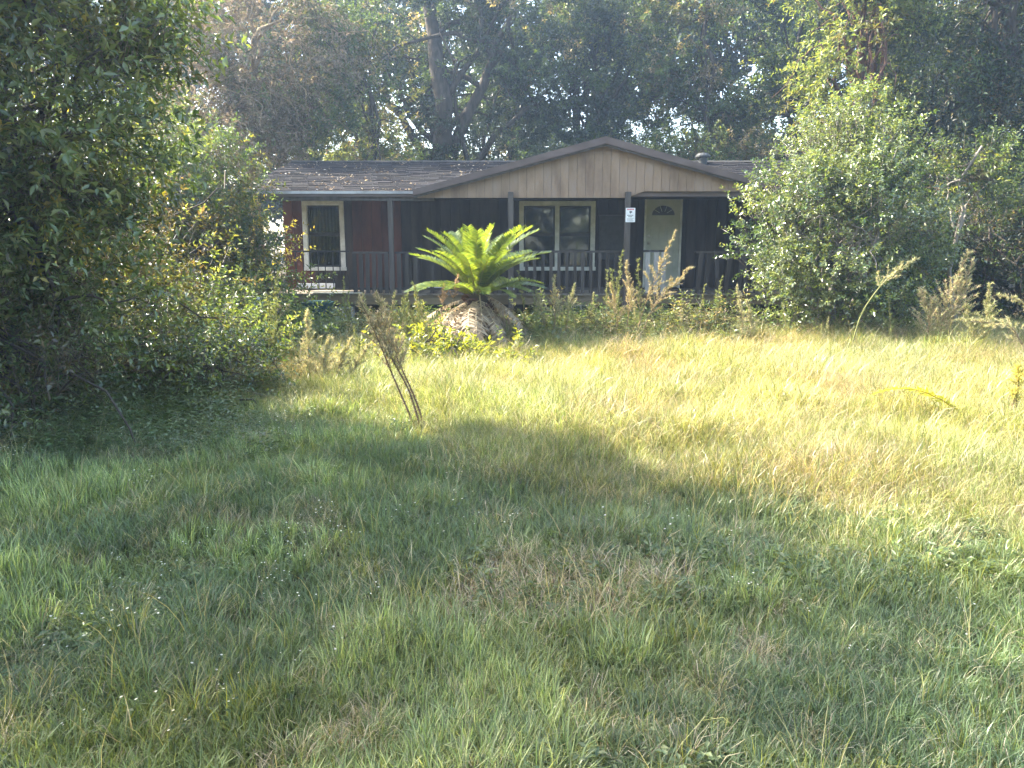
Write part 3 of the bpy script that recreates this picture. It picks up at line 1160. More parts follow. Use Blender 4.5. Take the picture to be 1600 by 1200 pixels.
plant('brown_shrub', 'brownish thicket shrub at the foot of the left trees', 'shrub', L,
      [(-.3, 0, 1.05, 1.25, .8, .8, 820), (-1.2, -.8, 1.2, 1.0, .8, .9, 520), (.3, -.1, .7, .6, .6, .5, 320)],
      [((-.2, 0, 0), (-.5, .1, 1.7), .05, .02), ((.2, .1, 0), (.5, .3, 1.2), .035, .015), ((-.8, -.5, 0), (-1.3, -.8, 1.5), .04, .015)],
      palettes=[(BROWN, 5), (OLIVE, 3), (GREEN, 2), (YELLOW, .4), (LIGHT, 1.5)], mat=M['leaf'], leaf=(.065, .42), per=11, clump_n=70, limbs=14, bare=30, seed=4)
L = (-5.75, 12.6)
plant('green_tree', 'mid green bushy tree behind the brown thicket, left of the roof', 'tree', L,
      [(.1, 0, 2.3, 1.35, 1.1, 1.15, 1200), (.85, .5, 1.5, 1.0, .8, .8, 500), (-1.2, .2, 2.4, 1.3, 1.1, 1.2, 700)],
      [((0, 0, 0), (.1, .2, 2.9), .09, .03), ((-.4, 0, 0), (-1.1, .1, 2.8), .06, .02)],
      palettes=[(GREEN, 5), (OLIVE, 2), (YELLOW, .8), (LIGHT, 1)], mat=M['leaf'], leaf=(.075, .4), per=11, clump_n=80, limbs=16, seed=5, dens=1.3)
L = (-5.05, 13.2)
plant('brown_shrub', 'olive brown shrub against the left end of the porch', 'shrub', L,
      [(0, 0, 1.35, .75, .65, 1.05, 620), (-.7, -.3, 1.0, .8, .6, .8, 380)],
      [((0, 0, 0), (.1, .1, 1.9), .05, .02), ((-.3, -.2, 0), (-.7, -.2, 1.3), .035, .015)],
      palettes=[(BROWN, 3), (OLIVE, 4), (YELLOW, 1.1)], mat=M['leaf'], leaf=(.07, .42), per=11, clump_n=50, limbs=10, bare=10, seed=6)
L = (-3.5, 9.1)
plant('low_shrub', 'low dark green shrub at the sunlit edge of the lawn', 'shrub', L,
      [(-.4, 0, .36, .8, .6, .32, 420), (-.2, .8, .34, .7, .7, .30, 380)],
      [((0, 0, 0), (.1, .1, .6), .02, .01), ((.2, .4, 0), (.5, .8, .55), .02, .01)],
      palettes=[(GREEN, 4), (OLIVE, 1), (LIGHT, 6)], mat=M['leaf'], leaf=(.06, .45), per=10, clump_n=50, limbs=8, seed=7)
L = (-3.9, 10.9)
plant('low_shrub', 'dark green leafy shrub in front of the teal bin', 'shrub', L,
      [(0, 0, .55, 1.0, .8, .5, 560), (-.9, -.6, .6, .9, .7, .5, 400)],
      [((0, 0, 0), (.1, .1, .7), .02, .01), ((-.5, -.3, 0), (-.9, -.5, .8), .02, .01)],
      palettes=[(GREEN, 4), (LIGHT, 4)], mat=M['leaf'], leaf=(.065, .45), per=10, clump_n=50, limbs=8, seed=8)
L = (-4.1, 6.35)
plant('low_shrub', 'waist high bramble bush at the foot of the big left tree', 'shrub', L,
      [(0, 0, .55, .75, .6, .5, 420), (-.9, -.3, .7, .8, .6, .65, 480)],
      [((0, 0, 0), (.1, .1, .7), .02, .01), ((-.5, -.2, 0), (-.9, -.3, .9), .02, .01)],
      palettes=[(GREEN, 3), (BROWN, 2), (OLIVE, 2), (LIGHT, 6)], mat=M['leaf_gloss'], leaf=(.055, .45), per=10, clump_n=60, clump_r=.3, limbs=8, bare=10, seed=9)
L = (-3.15, 7.9)
plant('low_shrub', 'loose knee high shrub trailing into the grass beside the brown thicket', 'shrub', L,
      [(0, 0, .38, .6, .55, .36, 300), (-.6, -.3, .5, .6, .5, .45, 300)],
      [((0, 0, 0), (.1, .1, .6), .015, .008), ((-.3, -.2, 0), (-.6, -.3, .7), .015, .008)],
      palettes=[(GREEN, 3), (OLIVE, 2), (LIGHT, 6)], mat=M['leaf_gloss'], leaf=(.055, .42), per=10, clump_n=44, clump_r=.28, limbs=8, bare=6, seed=90)

# --- tangle behind the left end of the house
L = (-6.4, 19.6)
plant('vine_tree', 'tan tangled tree smothered in dry vines behind the left roof', 'tree', L,
      [(.2, 0, 6.4, 2.2, 1.5, 1.9, 1500), (-.6, -.3, 4.6, 1.9, 1.3, 1.2, 700)],
      [((0, 0, 0), (.2, .1, 6.6), .18, .05)],
      palettes=[(TAN, 6), (OLIVE, 1.5), (LIGHT, 1), (BROWN, 2)], mat=M['leaf_dry'], leaf=(.10, .38), per=11, clump_n=120, limbs=18, bare=190, bark=M['stem_dry'], seed=10, droop=.6, dens=1.9)
L = (-4.1, 20.6)
plant('green_tree', 'leafy green tree beside the tan vine tangle', 'tree', L,
      [(0, 0, 5.2, 1.2, 1.1, 1.6, 1000), (.5, .2, 3.4, 1.1, 1.0, 1.0, 450), (-.3, 0, 7.4, 1.1, 1.0, 1.0, 380)],
      [((0, 0, 0), (.1, .1, 6.4), .12, .04)],
      palettes=[(GREEN, 4), (OLIVE, 2), (LIGHT, 2), (TAN, 1)], mat=M['leaf'], leaf=(.10, .42), per=11, clump_n=60, limbs=12, seed=11)

# --- background wood
L = (-2.45, 24.0)
big = plant('forked_oak', 'big dark oak with a forked ivy covered trunk behind the roof', 'tree', L,
      [(-.3, .4, 9.3, 2.4, 1.8, 2.2, 900), (3.0, .5, 8.4, 2.2, 1.6, 2.0, 850), (-1.4, 0, 6.8, .6, .6, .9, 120), (2.4, .4, 5.4, 1.5, 1.0, .8, 330), (.1, -.1, 4.8, .7, .6, 1.9, 340)],
      [((0, 0, 0), (-.1, 0, 9.6), .42, .16), ((.15, 0, 3.6), (2.6, .2, 8.6), .22, .10), ((.1, 0, 2.6), (3.2, .2, 6.0), .17, .06), ((-.1, 0, 4.2), (-2.3, .1, 7.2), .14, .05)],
      palettes=[(DUSK, 6), (GREEN, 2), (TAN, .5)], mat=M['leaf'], leaf=(.12, .45), per=10, clump_n=120, limbs=24, seed=12, dens=1.5)
defs = [  # the LIGHT clumps paint bright backlit leaves into these crowns
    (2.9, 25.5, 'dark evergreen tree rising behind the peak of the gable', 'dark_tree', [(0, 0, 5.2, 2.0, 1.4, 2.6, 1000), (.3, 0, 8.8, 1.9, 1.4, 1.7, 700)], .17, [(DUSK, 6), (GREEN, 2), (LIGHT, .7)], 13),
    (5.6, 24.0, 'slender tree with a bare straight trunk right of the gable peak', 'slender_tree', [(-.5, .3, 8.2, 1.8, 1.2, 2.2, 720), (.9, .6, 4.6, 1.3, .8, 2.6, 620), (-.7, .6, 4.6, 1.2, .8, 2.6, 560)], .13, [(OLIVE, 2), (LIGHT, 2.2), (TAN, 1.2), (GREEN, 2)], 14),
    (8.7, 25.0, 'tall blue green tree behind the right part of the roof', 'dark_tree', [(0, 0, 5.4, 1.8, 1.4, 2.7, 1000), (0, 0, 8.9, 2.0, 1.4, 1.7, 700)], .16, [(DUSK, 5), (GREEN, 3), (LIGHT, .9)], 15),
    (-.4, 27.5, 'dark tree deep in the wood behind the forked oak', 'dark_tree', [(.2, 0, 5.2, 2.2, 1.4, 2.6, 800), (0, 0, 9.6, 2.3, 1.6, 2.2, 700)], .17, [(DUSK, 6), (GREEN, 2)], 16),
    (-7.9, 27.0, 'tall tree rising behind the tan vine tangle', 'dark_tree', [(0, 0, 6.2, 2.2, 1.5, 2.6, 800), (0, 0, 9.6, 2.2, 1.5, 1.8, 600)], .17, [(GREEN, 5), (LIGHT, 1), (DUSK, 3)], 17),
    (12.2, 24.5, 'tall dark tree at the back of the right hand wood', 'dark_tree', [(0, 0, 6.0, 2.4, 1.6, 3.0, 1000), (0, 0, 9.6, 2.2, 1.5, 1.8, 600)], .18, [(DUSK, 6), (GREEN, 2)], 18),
]
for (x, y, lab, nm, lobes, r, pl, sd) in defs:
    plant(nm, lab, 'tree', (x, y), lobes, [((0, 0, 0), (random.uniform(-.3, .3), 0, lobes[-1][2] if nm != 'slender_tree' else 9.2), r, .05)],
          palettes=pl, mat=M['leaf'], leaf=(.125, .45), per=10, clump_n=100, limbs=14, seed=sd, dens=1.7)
# low growth directly behind the house
for k, (x, lab, pl) in enumerate(((-3.3, 'low green bush peeping over the left roof ridge', [(GREEN, 4), (OLIVE, 2), (TAN, 1)]),
                                  (.0, 'dark bush behind the roof beside the gable slope', [(DUSK, 4), (GREEN, 2)]),
                                  (4.9, 'pale leafy bush showing just right of the gable peak', [(LIGHT, 3), (GREEN, 3), (TAN, 1)]),
                                  (7.3, 'brown leaved bush over the right roof ridge', [(BROWN, 3), (TAN, 2), (GREEN, 3)]),
                                  (2.5, 'dark bush hidden low behind the gable peak', [(DUSK, 4), (GREEN, 2)]))):
    plant('back_bush', lab, 'bush', (x, 22.6), [(0, 0, 2.9, 1.9, .9, 2.0, 720)], [((0, 0, 0), (.1, 0, 3.0), .06, .02), ((.3, 0, 0), (.9, 0, 2.6), .04, .02)],
          palettes=pl, mat=M['leaf'], leaf=(.10, .42), per=10, clump_n=45, limbs=8, seed=30 + k, dens=1.5)

# --- right hand side
L = (8.35, 17.6)
plant('light_tree', 'sunlit yellow green tree above the big right bush', 'tree', L,
      [(-.9, -.3, 5.8, 1.2, 1.0, 1.7, 800), (-1.2, -.2, 7.6, 1.3, 1.0, 1.2, 420), (-.6, -.4, 4.3, .7, .7, .7, 260)],
      [((0, 0, 0), (-.2, 0, 8.2), .15, .08)],
      palettes=[(LIGHT, 7), (OLIVE, 1)], mat=M['leaf'], leaf=(.11, .38), per=11, clump_n=60, limbs=14, bark=M['bark_red'], seed=20, droop=.5, bare=16)
L = (10.6, 17.4)
plant('drooping_tree', 'tall dusky tree with hanging vines at the top right', 'tree', L,
      [(-1.2, 0, 5.2, 1.4, 1.2, 2.6, 1100), (.9, -.2, 6.2, 1.7, 1.3, 2.4, 1100), (-.3, -.3, 2.9, 1.8, 1.1, 1.5, 700), (0, 0, 8.4, 2.2, 1.5, 1.2, 600)],
      [((0, 0, 0), (.2, 0, 8), .20, .07)],
      palettes=[(DUSK, 6), (GREEN, 1.5), (TAN, .6)], mat=M['leaf'], leaf=(.11, .36), per=12, clump_n=110, limbs=20, bare=70, seed=21, droop=1.5, upright=-.3, spray_len=.5)
L = (5.25, 12.4)
plant('holly_bush', 'big rounded glossy bush in front of the right end of the house', 'bush', L,
      [(0, 0, 1.65, 1.25, 1.15, 1.4, 1900), (.15, .1, 3.0, .8, .75, .75, 620), (-.75, -.3, 2.1, .7, .7, .8, 420), (.75, .0, 2.2, .7, .7, .8, 320), (.05, -.2, .9, 1.1, 1.0, .7, 500)],
      [((0, 0, 0), (.1, .1, 3.0), .07, .02), ((-.2, 0, 0), (-.8, -.1, 2.0), .05, .015), ((.2, .1, 0), (.8, .1, 2.1), .05, .015)],
      palettes=[(GREEN, 2.5), (LIGHT, 3.5), (pal((.17, .205, .11), (.14, .175, .09)), 3.5)], mat=M['leaf_gloss'], leaf=(.062, .5), per=13, clump_n=170, clump_r=.3, limbs=20, bark=M['bark_pale'], seed=22, hollow=.72, upright=.75, spray_len=.26)
L = (7.75, 13.3)
plant('pale_stemmed_shrub', 'tall shrub with a pale bare stem right of the big bush', 'shrub', L,
      [(0, 0, 2.95, .6, .5, .42, 300), (.1, .1, 2.1, .45, .45, .5, 90), (-.9, .3, 1.7, .6, .6, 1.0, 340)],
      [((0, -.15, 0), (.02, -.25, 3.2), .045, .018), ((-.4, .2, 0), (-.9, .3, 2.3), .04, .015)],
      palettes=[(DUSK, 4), (GREEN, 3), (LIGHT, 1)], mat=M['leaf'], leaf=(.075, .42), per=11, clump_n=44, clump_r=.3, limbs=10, bark=M['bark_pale'], seed=23, upright=.6)  # dark leaf palette paints in the shadow of the big bush
for k, (x, y, lab, s_) in enumerate(((9.0, 14.6, 'dark shaded thicket shrub at the right edge of the lawn', 1.0), (7.2, 15.2, 'dark shrub in the gap behind the big right bush', .9), (10.4, 13.9, 'dark shrub at the far right edge of the view', 1.05))):
    plant('dark_shrub', lab, 'shrub', (x, y), [(0, 0, 1.5 * s_, 1.25, .9, 1.45 * s_, 800), (.6, -.4, .8, .9, .7, .7, 300)],
          [((0, 0, 0), (.1, 0, 2.2), .05, .02), ((.3, -.2, 0), (.7, -.3, 1.5), .04, .02)],
          palettes=[(DUSK, 5), (GREEN, 2), (BROWN, .8)], mat=M['leaf'], leaf=(.09, .42), per=11, clump_n=60, limbs=10, bare=12, seed=40 + k)  # leaves coloured dark to put the big bush's shade into the thicket

# far wood behind everything: one mass nobody could count
lob = []
for x in np.arange(-34, 36, 3.6):
    for zc, rz in ((3.2, 3.0), (8.2, 3.2), (12.0, 2.4)):
        y = 36 + random.uniform(-2.5, 2.5)
        lob.append((x + random.uniform(-.8, .8), y, zc, 2.5, 1.6, rz * random.uniform(.95, 1.15), 560))
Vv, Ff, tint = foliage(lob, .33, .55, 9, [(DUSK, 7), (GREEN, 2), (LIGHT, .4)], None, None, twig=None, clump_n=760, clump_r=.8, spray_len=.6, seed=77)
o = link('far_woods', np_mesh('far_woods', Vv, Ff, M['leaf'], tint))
tag(o, 'dense far wood closing off the view behind the nearer trees', 'woods', kind='stuff')
# the wood on the other side, behind the camera: what the windows reflect
lob = [(x + random.uniform(-.8, .8), -17 + random.uniform(-2, 2), zc, 2.2, 1.4, 2.4, 150) for x in np.arange(-16, 17, 3.0) for zc in (2.2, 5.4, 8.4)]
Vv, Ff, tint = foliage(lob, .36, .55, 9, [(DUSK, 3), (GREEN, 5), (OLIVE, 1.5)], None, None, clump_n=420, clump_r=.8, spray_len=.6, seed=78)
o2 = link('far_woods', np_mesh('far_woods', Vv, Ff, M['leaf'], tint))
tag(o2, 'wood on the far side of the clearing, seen only in the window panes', 'woods', kind='stuff')


# ------------------------------------------------------------------ sago palm
def frond_mesh(name, Ln, a0, a1, n_pairs, ll, mat, cols, seed, limp=0.0, miss=0.0, lw=1.0):
    """arching frond: starts at elevation a0, ends at a1, along +x"""
    rg = np.random.default_rng(seed)
    K = 40
    t = np.linspace(0, 1, K)
    el = np.radians(a0 + (a1 - a0) * t ** 1.3)
    ds = Ln / (K - 1)
    xs_ = np.concatenate([[0], np.cumsum(np.cos(el[:-1]) * ds)])
    zs_ = np.concatenate([[0], np.cumsum(np.sin(el[:-1]) * ds)])
    wob = np.cumsum(rg.normal(size=K)) * .004
    C_ = np.stack([xs_, wob, zs_], 1)
    T_ = np.stack([np.cos(el), 0 * el, np.sin(el)], 1)
    U_ = np.stack([-np.sin(el), 0 * el, np.cos(el)], 1)
    Vs, Fs, Cs = [], [], []
    # rachis
    for i in range(K - 1):
        r0, r1 = .011 * (1 - .85 * t[i]), .011 * (1 - .85 * t[i + 1])
        b0 = len(Vs)
        for c_, u_, r in ((C_[i], U_[i], r0), (C_[i + 1], U_[i + 1], r1)):
            Vs += [c_ + np.array([0, r, 0]), c_ - np.array([0, r, 0]), c_ - u_ * r]
        for j in range(3):
            k2 = (j + 1) % 3
            Fs += [(b0 + j, b0 + k2, b0 + 3 + k2), (b0 + j, b0 + 3 + k2, b0 + 3 + j)]
        Cs += [cols[0]] * 6
    for s_ in (-1, 1):
        for q in np.linspace(.10, .995, n_pairs):
            if rg.random() < miss: continue
            i = min(int(q * (K - 1)), K - 2)
            f = q * (K - 1) - i
            p = C_[i] * (1 - f) + C_[i + 1] * f
            prof = math.sin(min(1, (q - .04) / .3) * math.pi / 2) * (1 - .5 * max(0, (q - .5) / .5) ** 2.2)
            l_ = ll * prof * (.88 + .24 * rg.random())
            fw = .22 + .55 * q
            d = T_[i] * fw + np.array([0, s_, 0]) + U_[i] * (.22 + .16 * rg.random() - limp * (.5 + rg.random())) + rg.normal(size=3) * (.05 + .16 * limp)
            d /= np.linalg.norm(d)
            wv = T_[i] - d * (T_[i] @ d)
            wv /= np.linalg.norm(wv)
            w = .0088 * lw
            curl = -U_[i] * l_ * (.06 + .3 * limp)
            m1 = p + d * l_ * .55 + curl * .25
            b0 = len(Vs)
            Vs += [p + wv * w * .6, p - wv * w * .6, m1 + wv * w, m1 - wv * w, p + d * l_ + curl]
            Fs += [(b0, b0 + 1, b0 + 3), (b0, b0 + 3, b0 + 2), (b0 + 2, b0 + 3, b0 + 4)]
            c_ = np.array(cols[1]) * (.8 + .4 * rg.random())
            if rg.random() < .5: c_ = np.array(cols[2]) * (.8 + .4 * rg.random())
            Cs += [tuple(c_)] * 5
    return np_mesh(name, np.array(Vs), np.array(Fs), mat, np.array(Cs))


PB = W(746, 545, 11.7)
palm = empty('sago_palm', (PB.x, 11.7, hz(PB.x, 11.7)))
tag(palm, 'sago palm with a green crown above a skirt of dead fronds before the porch', 'palm')
PH = .98
mb = MB()
n_ = 14
prof = [(.20, -.1), (.21, .3), (.20, .6), (.17, .85), (.11, 1.0), (.03, 1.06)]
mb.lathe(prof, n_)
tr = mb.build('trunk', M['bark'], palm, smooth=True)
mb = MB()
for i in range(110):   # old leaf bases
    z = random.uniform(.35, 1.0)
    q = random.random() * 6.28
    r = .19 if z < .75 else .19 - (z - .75) * .4
    Mx = Matrix.Translation((r * math.cos(q), r * math.sin(q), z)) @ Matrix.Rotation(q, 4, 'Z') @ Matrix.Rotation(R(-35), 4, 'Y')
    mb.box(0, .09, -.022, .022, -.012, .012, Mx)
s_ = mb.build('leaf_bases', M['bark_red'], tr)
s_['kind'] = 'stuff'
GF = ((.22, .21, .07), (.085, .135, .028), (.150, .195, .040))
DF = ((.50, .42, .29), (.46, .385, .28), (.34, .275, .20))
fr_up = [frond_mesh('frond', 1.1, 82, 52, 60, .16, M['frond'], GF, 1), frond_mesh('frond', 1.18, 66, 26, 64, .18, M['frond'], GF, 2),
         frond_mesh('frond', 1.2, 48, 6, 64, .18, M['frond'], GF, 3), frond_mesh('frond', 1.12, 28, -22, 64, .16, M['frond'], GF, 4)]
k = 0
for ring, (cnt, lay) in enumerate(((9, 0), (15, 1), (17, 2), (15, 3))):
    for i in range(cnt):
        q = (i + .5 * (ring % 2) + random.uniform(-.2, .2)) / cnt * 6.283
        o = link('frond', fr_up[lay], palm, (.06 * math.cos(q), .06 * math.sin(q), PH - .06 * ring + .06))
        sc = random.uniform(.85, 1.08) * (.85 if lay == 0 else 1)
        o.scale = (sc, sc, sc)
        o.rotation_euler = (random.uniform(-.25, .25), random.uniform(-.08, .08), q)
fr_dead = [frond_mesh('dead_frond', 1.1, -38, -74, 60, .17, M['leaf_dry'], DF, 11, limp=.6, miss=.35),
           frond_mesh('dead_frond', 1.0, -54, -84, 60, .15, M['leaf_dry'], DF, 12, limp=.75, miss=.4),
           frond_mesh('dead_frond', 1.15, -18, -62, 60, .16, M['leaf_dry'], DF, 13, limp=.5, miss=.3)]
for i in range(46):
    q = i / 46 * 6.283 + random.uniform(-.1, .1)
    o = link('dead_frond', fr_dead[i % 3], palm, (.12 * math.cos(q), .12 * math.sin(q), .92 - .2 * random.random()))
    sc = random.uniform(.8, 1.08)
    o.scale = (sc, sc, sc)
    o.rotation_euler = (random.uniform(-.3, .3), random.uniform(-.1, .12), q)

# fallen yellow frond in the grass
c0, c1 = W(1372, 622, 8.0), W(1500, 664, 7.2)
YFR = ((.30, .26, .05), (.34, .30, .05), (.24, .26, .05))
fm = frond_mesh('yellow_frond', 1.0, 42, -30, 40, .13, M['leaf'], YFR, 21, limp=.2, lw=1.3)
o = link('fallen_frond', fm, None, tuple(W(1505, 664, 6.1) + Vector((0, 0, .08))))
o.rotation_euler = (.35, 0, R(174))
o.scale = (.8, .8, .8)
tag(o, 'yellow palm frond arching out of the sunlit grass on the right', 'frond')


# ------------------------------------------------------------------ feathery weeds
def sliver(P, D, L, w, rg):
    D = norm(D)
    S = norm(np.cross(D, rg.normal(size=D.shape)))
    Vv = np.stack([P - S * w[:, None] / 2, P + S * w[:, None] / 2, P + D * L[:, None]], 1).reshape(-1, 3)
    k = np.arange(len(P))[:, None] * 3
    return Vv, (k + np.array([[0, 1, 2]]))


def fennel(name, label, stems, group=None, cat='weed', seed=0, plume=((.30, .24, .14), (.24, .24, .09), (.20, .16, .10)), low=((.14, .10, .07), (.20, .15, .10)), stem_mat=None, base=None, blen=.24, nb=34, t0=.5, fuzz=260, r0=.008, sl=.045):
    """stems: list of world poly-lines from ground to tip"""
    rg = np.random.default_rng(3000 + seed)
    b0 = np.array(stems[0][0], float)
    o = empty(name, tuple(b0))
    tag(o, label, cat, group)
    mb = MB()
    Vs, Fs, Cs, nv = [], [], [], 0
    pc = np.array(plume) * 1.35
    lc = np.array(low)
    for st in stems:
        st = np.array([tuple(p) for p in st], float) - b0
        # smooth the poly-line
        seg = np.linalg.norm(np.diff(st, axis=0), axis=1)
        cum = np.concatenate([[0], np.cumsum(seg)]) / seg.sum()
        tt = np.linspace(0, 1, 24)
        C_ = np.stack([np.interp(tt, cum, st[:, j]) for j in range(3)], 1)
        for _ in range(3): C_[1:-1] = (C_[:-2] + 2 * C_[1:-1] + C_[2:]) / 4
        H = seg.sum()
        mb.tube(C_, [r0 * (1 - .8 * t) + .0012 for t in tt], 5)
        T_ = norm(np.gradient(C_, axis=0))

        def at(t):
            f = t * 23
            i = min(int(f), 22)
            return C_[i] + (C_[i + 1] - C_[i]) * (f - i), T_[i]
        # lower stem: short withered leaves
        m_ = int(fuzz)
        ts = rg.random(m_) * (t0 + .1)
        P = np.array([at(t)[0] for t in ts])
        Tn = np.array([at(t)[1] for t in ts])
        D = rg.normal(size=(m_, 3)) + Tn * .2 - np.array([0, 0, .5])
        Vv, Ff = sliver(P, D, .02 + .03 * rg.random(m_), .003 + .002 * rg.random(m_), rg)
        Vs.append(Vv); Fs.append(Ff + nv); nv += len(Vv)
        Cs.append(np.repeat(lc[rg.integers(len(lc), size=m_)] * (.7 + .6 * rg.random((m_, 1))), 3, 0))
        # plume branches
        for b in range(nb):
            t = t0 + (1 - t0) * (b + rg.random()) / nb
            p, tn = at(min(t, .999))
            rel_ = (t - t0) / (1 - t0)
            env = blen * (.35 + .65 * math.sin(min(1, .25 + rel_ * 1.1) * math.pi) ** .7) * (1 - .55 * rel_)
            d = norm(norm(rg.normal(size=3)) * .75 + tn * (.75 + .4 * rel_) + np.array([0, 0, .25]))
            bl = env * (.7 + .6 * rg.random())
            e = p + d * bl
            mid = p + d * bl * .5 + np.array([0, 0, -.02 * bl])
            tip = e + np.array([0, 0, -.12 * bl])
            mb.tube([p, mid, tip], [.0026, .002, .001], 3, cap=False)
            k = int(24 + 150 * bl)
            u = rg.random(k) ** .8
            Pp = p + (mid - p) * np.clip(u * 2, 0, 1)[:, None] + (tip - mid) * np.clip(u * 2 - 1, 0, 1)[:, None]
            D = d * .8 + rg.normal(size=(k, 3)) * .6 + np.array([0, 0, .15])
            Vv, Ff = sliver(Pp, D, sl * (.5 + .8 * rg.random(k)), .005 + .005 * rg.random(k), rg)
            Vs.append(Vv); Fs.append(Ff + nv); nv += len(Vv)
            cc = pc[rg.integers(len(pc), size=k)] * (.7 + .6 * rg.random((k, 1)))
            Cs.append(np.repeat(cc, 3, 0))
    mb.build('stem', stem_mat or M['stem_dry'], o)
    link('foliage', np_mesh('foliage', np.concatenate(Vs), np.concatenate(Fs), M['leaf_dry'], np.concatenate(Cs)), o)
    return o


def gp(px, py, Y):
    q = W(px, py, Y)
    q.z = hz(q.x, Y)
    return q


GRN = ((.16, .19, .06), (.12, .15, .05), (.22, .22, .09))
PALE = ((.32, .30, .18), (.24, .26, .12), (.38, .34, .22), (.18, .21, .09))
fennel('dog_fennel', 'tall leaning weed of three dark stalks in the middle of the lawn', [
    [gp(656, 690, 6.3), W(615, 590, 6.3), W(578, 500, 6.32), W(562, 470, 6.3)],
    [gp(662, 690, 6.32), W(640, 610, 6.3), W(604, 545, 6.32), W(592, 462, 6.34)],
    [gp(668, 688, 6.4), W(648, 620, 6.4), W(620, 560, 6.42), W(600, 475, 6.44)]],
    seed=1, blen=.27, nb=30, t0=.48, fuzz=520, r0=.008, stem_mat=M['stem_dark'], plume=((.36, .31, .20), (.24, .24, .12), (.18, .18, .10), (.28, .23, .15)), low=((.10, .07, .05), (.16, .11, .08)))
fennel('dog_fennel', 'upright pale green plume weed at the left edge of the lawn', [
    [gp(484, 600, 8.6), W(482, 560, 8.6), W(480, 490, 8.6)], [gp(500, 600, 8.6), W(506, 560, 8.6), W(516, 530, 8.6)]],
    seed=2, plume=((.36, .36, .20), (.30, .33, .17), (.42, .38, .25)), t0=.18, nb=56, blen=.26)
fennel('dog_fennel', 'low feathery tan weed beside the left pale plume', [
    [gp(520, 600, 8.4), W(530, 570, 8.4), W(548, 530, 8.4)], [gp(540, 600, 8.4), W(556, 570, 8.4), W(575, 540, 8.4)]],
    seed=3, plume=PALE, t0=.15, nb=36, blen=.2)
fennel('dog_fennel', 'dark stemmed weed with a beige tuft in front of the dead palm skirt', [
    [gp(690, 545, 11.4), W(700, 500, 11.4), W(716, 432, 11.4)], [gp(684, 545, 11.4), W(690, 500, 11.4), W(694, 446, 11.4)]],
    seed=4, plume=((.36, .27, .20), (.28, .2, .12)), t0=.72, nb=14, blen=.14, fuzz=120)
fennel('dog_fennel', 'tan tufted weed standing below the double window', [
    [gp(862, 545, 11.6), W(868, 500, 11.6), W(866, 432, 11.6)], [gp(880, 545, 11.6), W(886, 500, 11.6), W(897, 446, 11.6)], [gp(852, 545, 11.6), W(850, 500, 11.6), W(838, 460, 11.6)]],
    seed=5, plume=PALE, t0=.45, nb=26, blen=.22)
fennel('dog_fennel', 'tall tan plume weed leaning right in front of the door', [
    [gp(985, 545, 11.5), W(1010, 470, 11.5), W(1030, 420, 11.5), W(1056, 362, 11.5)], [gp(990, 545, 11.5), W(1025, 470, 11.5), W(1080, 418, 11.5)],
    [gp(975, 545, 11.5), W(985, 470, 11.5), W(978, 410, 11.5)], [gp(960, 545, 11.5), W(965, 500, 11.5), W(955, 445, 11.5)]],
    seed=6, plume=((.34, .28, .17), (.28, .25, .12), (.24, .19, .12), (.2, .21, .09)), t0=.38, nb=34, blen=.30)
fennel('dog_fennel', 'narrow upright plume weed just left of the big right bush', [
    [gp(1162, 530, 11.2), W(1160, 500, 11.2), W(1152, 448, 11.2)], [gp(1172, 530, 11.2), W(1174, 505, 11.2), W(1168, 470, 11.2)]],
    seed=7, plume=PALE, t0=.2, nb=36, blen=.18)
fennel('dog_fennel', 'long bent weed stalk with a feathery end in front of the right bush', [
    [gp(1328, 530, 10.6), W(1345, 490, 10.6), W(1372, 450, 10.6), W(1400, 424, 10.6), W(1432, 404, 10.6)]],
    seed=8, plume=PALE, t0=.62, nb=26, blen=.2, r0=.013, fuzz=160, stem_mat=M['stem_green'], low=GRN)
fennel('dog_fennel', 'wide dry plume weed standing before the dark thicket', [
    [gp(1462, 530, 10.8), W(1478, 480, 10.8), W(1512, 396, 10.8)], [gp(1480, 530, 10.8), W(1492, 480, 10.8), W(1520, 410, 10.8)], [gp(1450, 530, 10.8), W(1452, 490, 10.8), W(1440, 455, 10.8)]],
    seed=9, plume=PALE + ((.30, .22, .16),), t0=.2, nb=54, blen=.46)
fennel('dog_fennel', 'greenish bushy plume weed right of the wide dry plume', [
    [gp(1535, 535, 10.4), W(1542, 500, 10.4), W(1546, 446, 10.4)], [gp(1520, 535, 10.4), W(1520, 505, 10.4), W(1510, 478, 10.4)]],
    seed=10, plume=PALE + GRN, t0=.2, nb=50, blen=.34)
fennel('dog_fennel', 'arching dry weed drooping over the right edge of the lawn', [
    [gp(1640, 545, 10.0), W(1620, 490, 10.0), W(1590, 468, 10.0), W(1560, 462, 10.0)], [gp(1620, 545, 9.9), W(1580, 508, 9.9), W(1500, 500, 9.9)]],
    seed=11, plume=PALE, t0=.3, nb=34, blen=.2)
fennel('dog_fennel', 'lone stalk with a yellow green tip at the right edge of the lawn', [
    [gp(1584, 690, 6.2), W(1588, 640, 6.2), W(1592, 575, 6.2)], [gp(1574, 700, 6.2), W(1578, 650, 6.2), W(1588, 610, 6.2)]],
    seed=12, plume=((.36, .33, .08), (.25, .25, .07)), t0=.72, nb=16, blen=.10, fuzz=300, stem_mat=M['stem_dark'], low=((.22, .16, .10), (.28, .20, .13)))

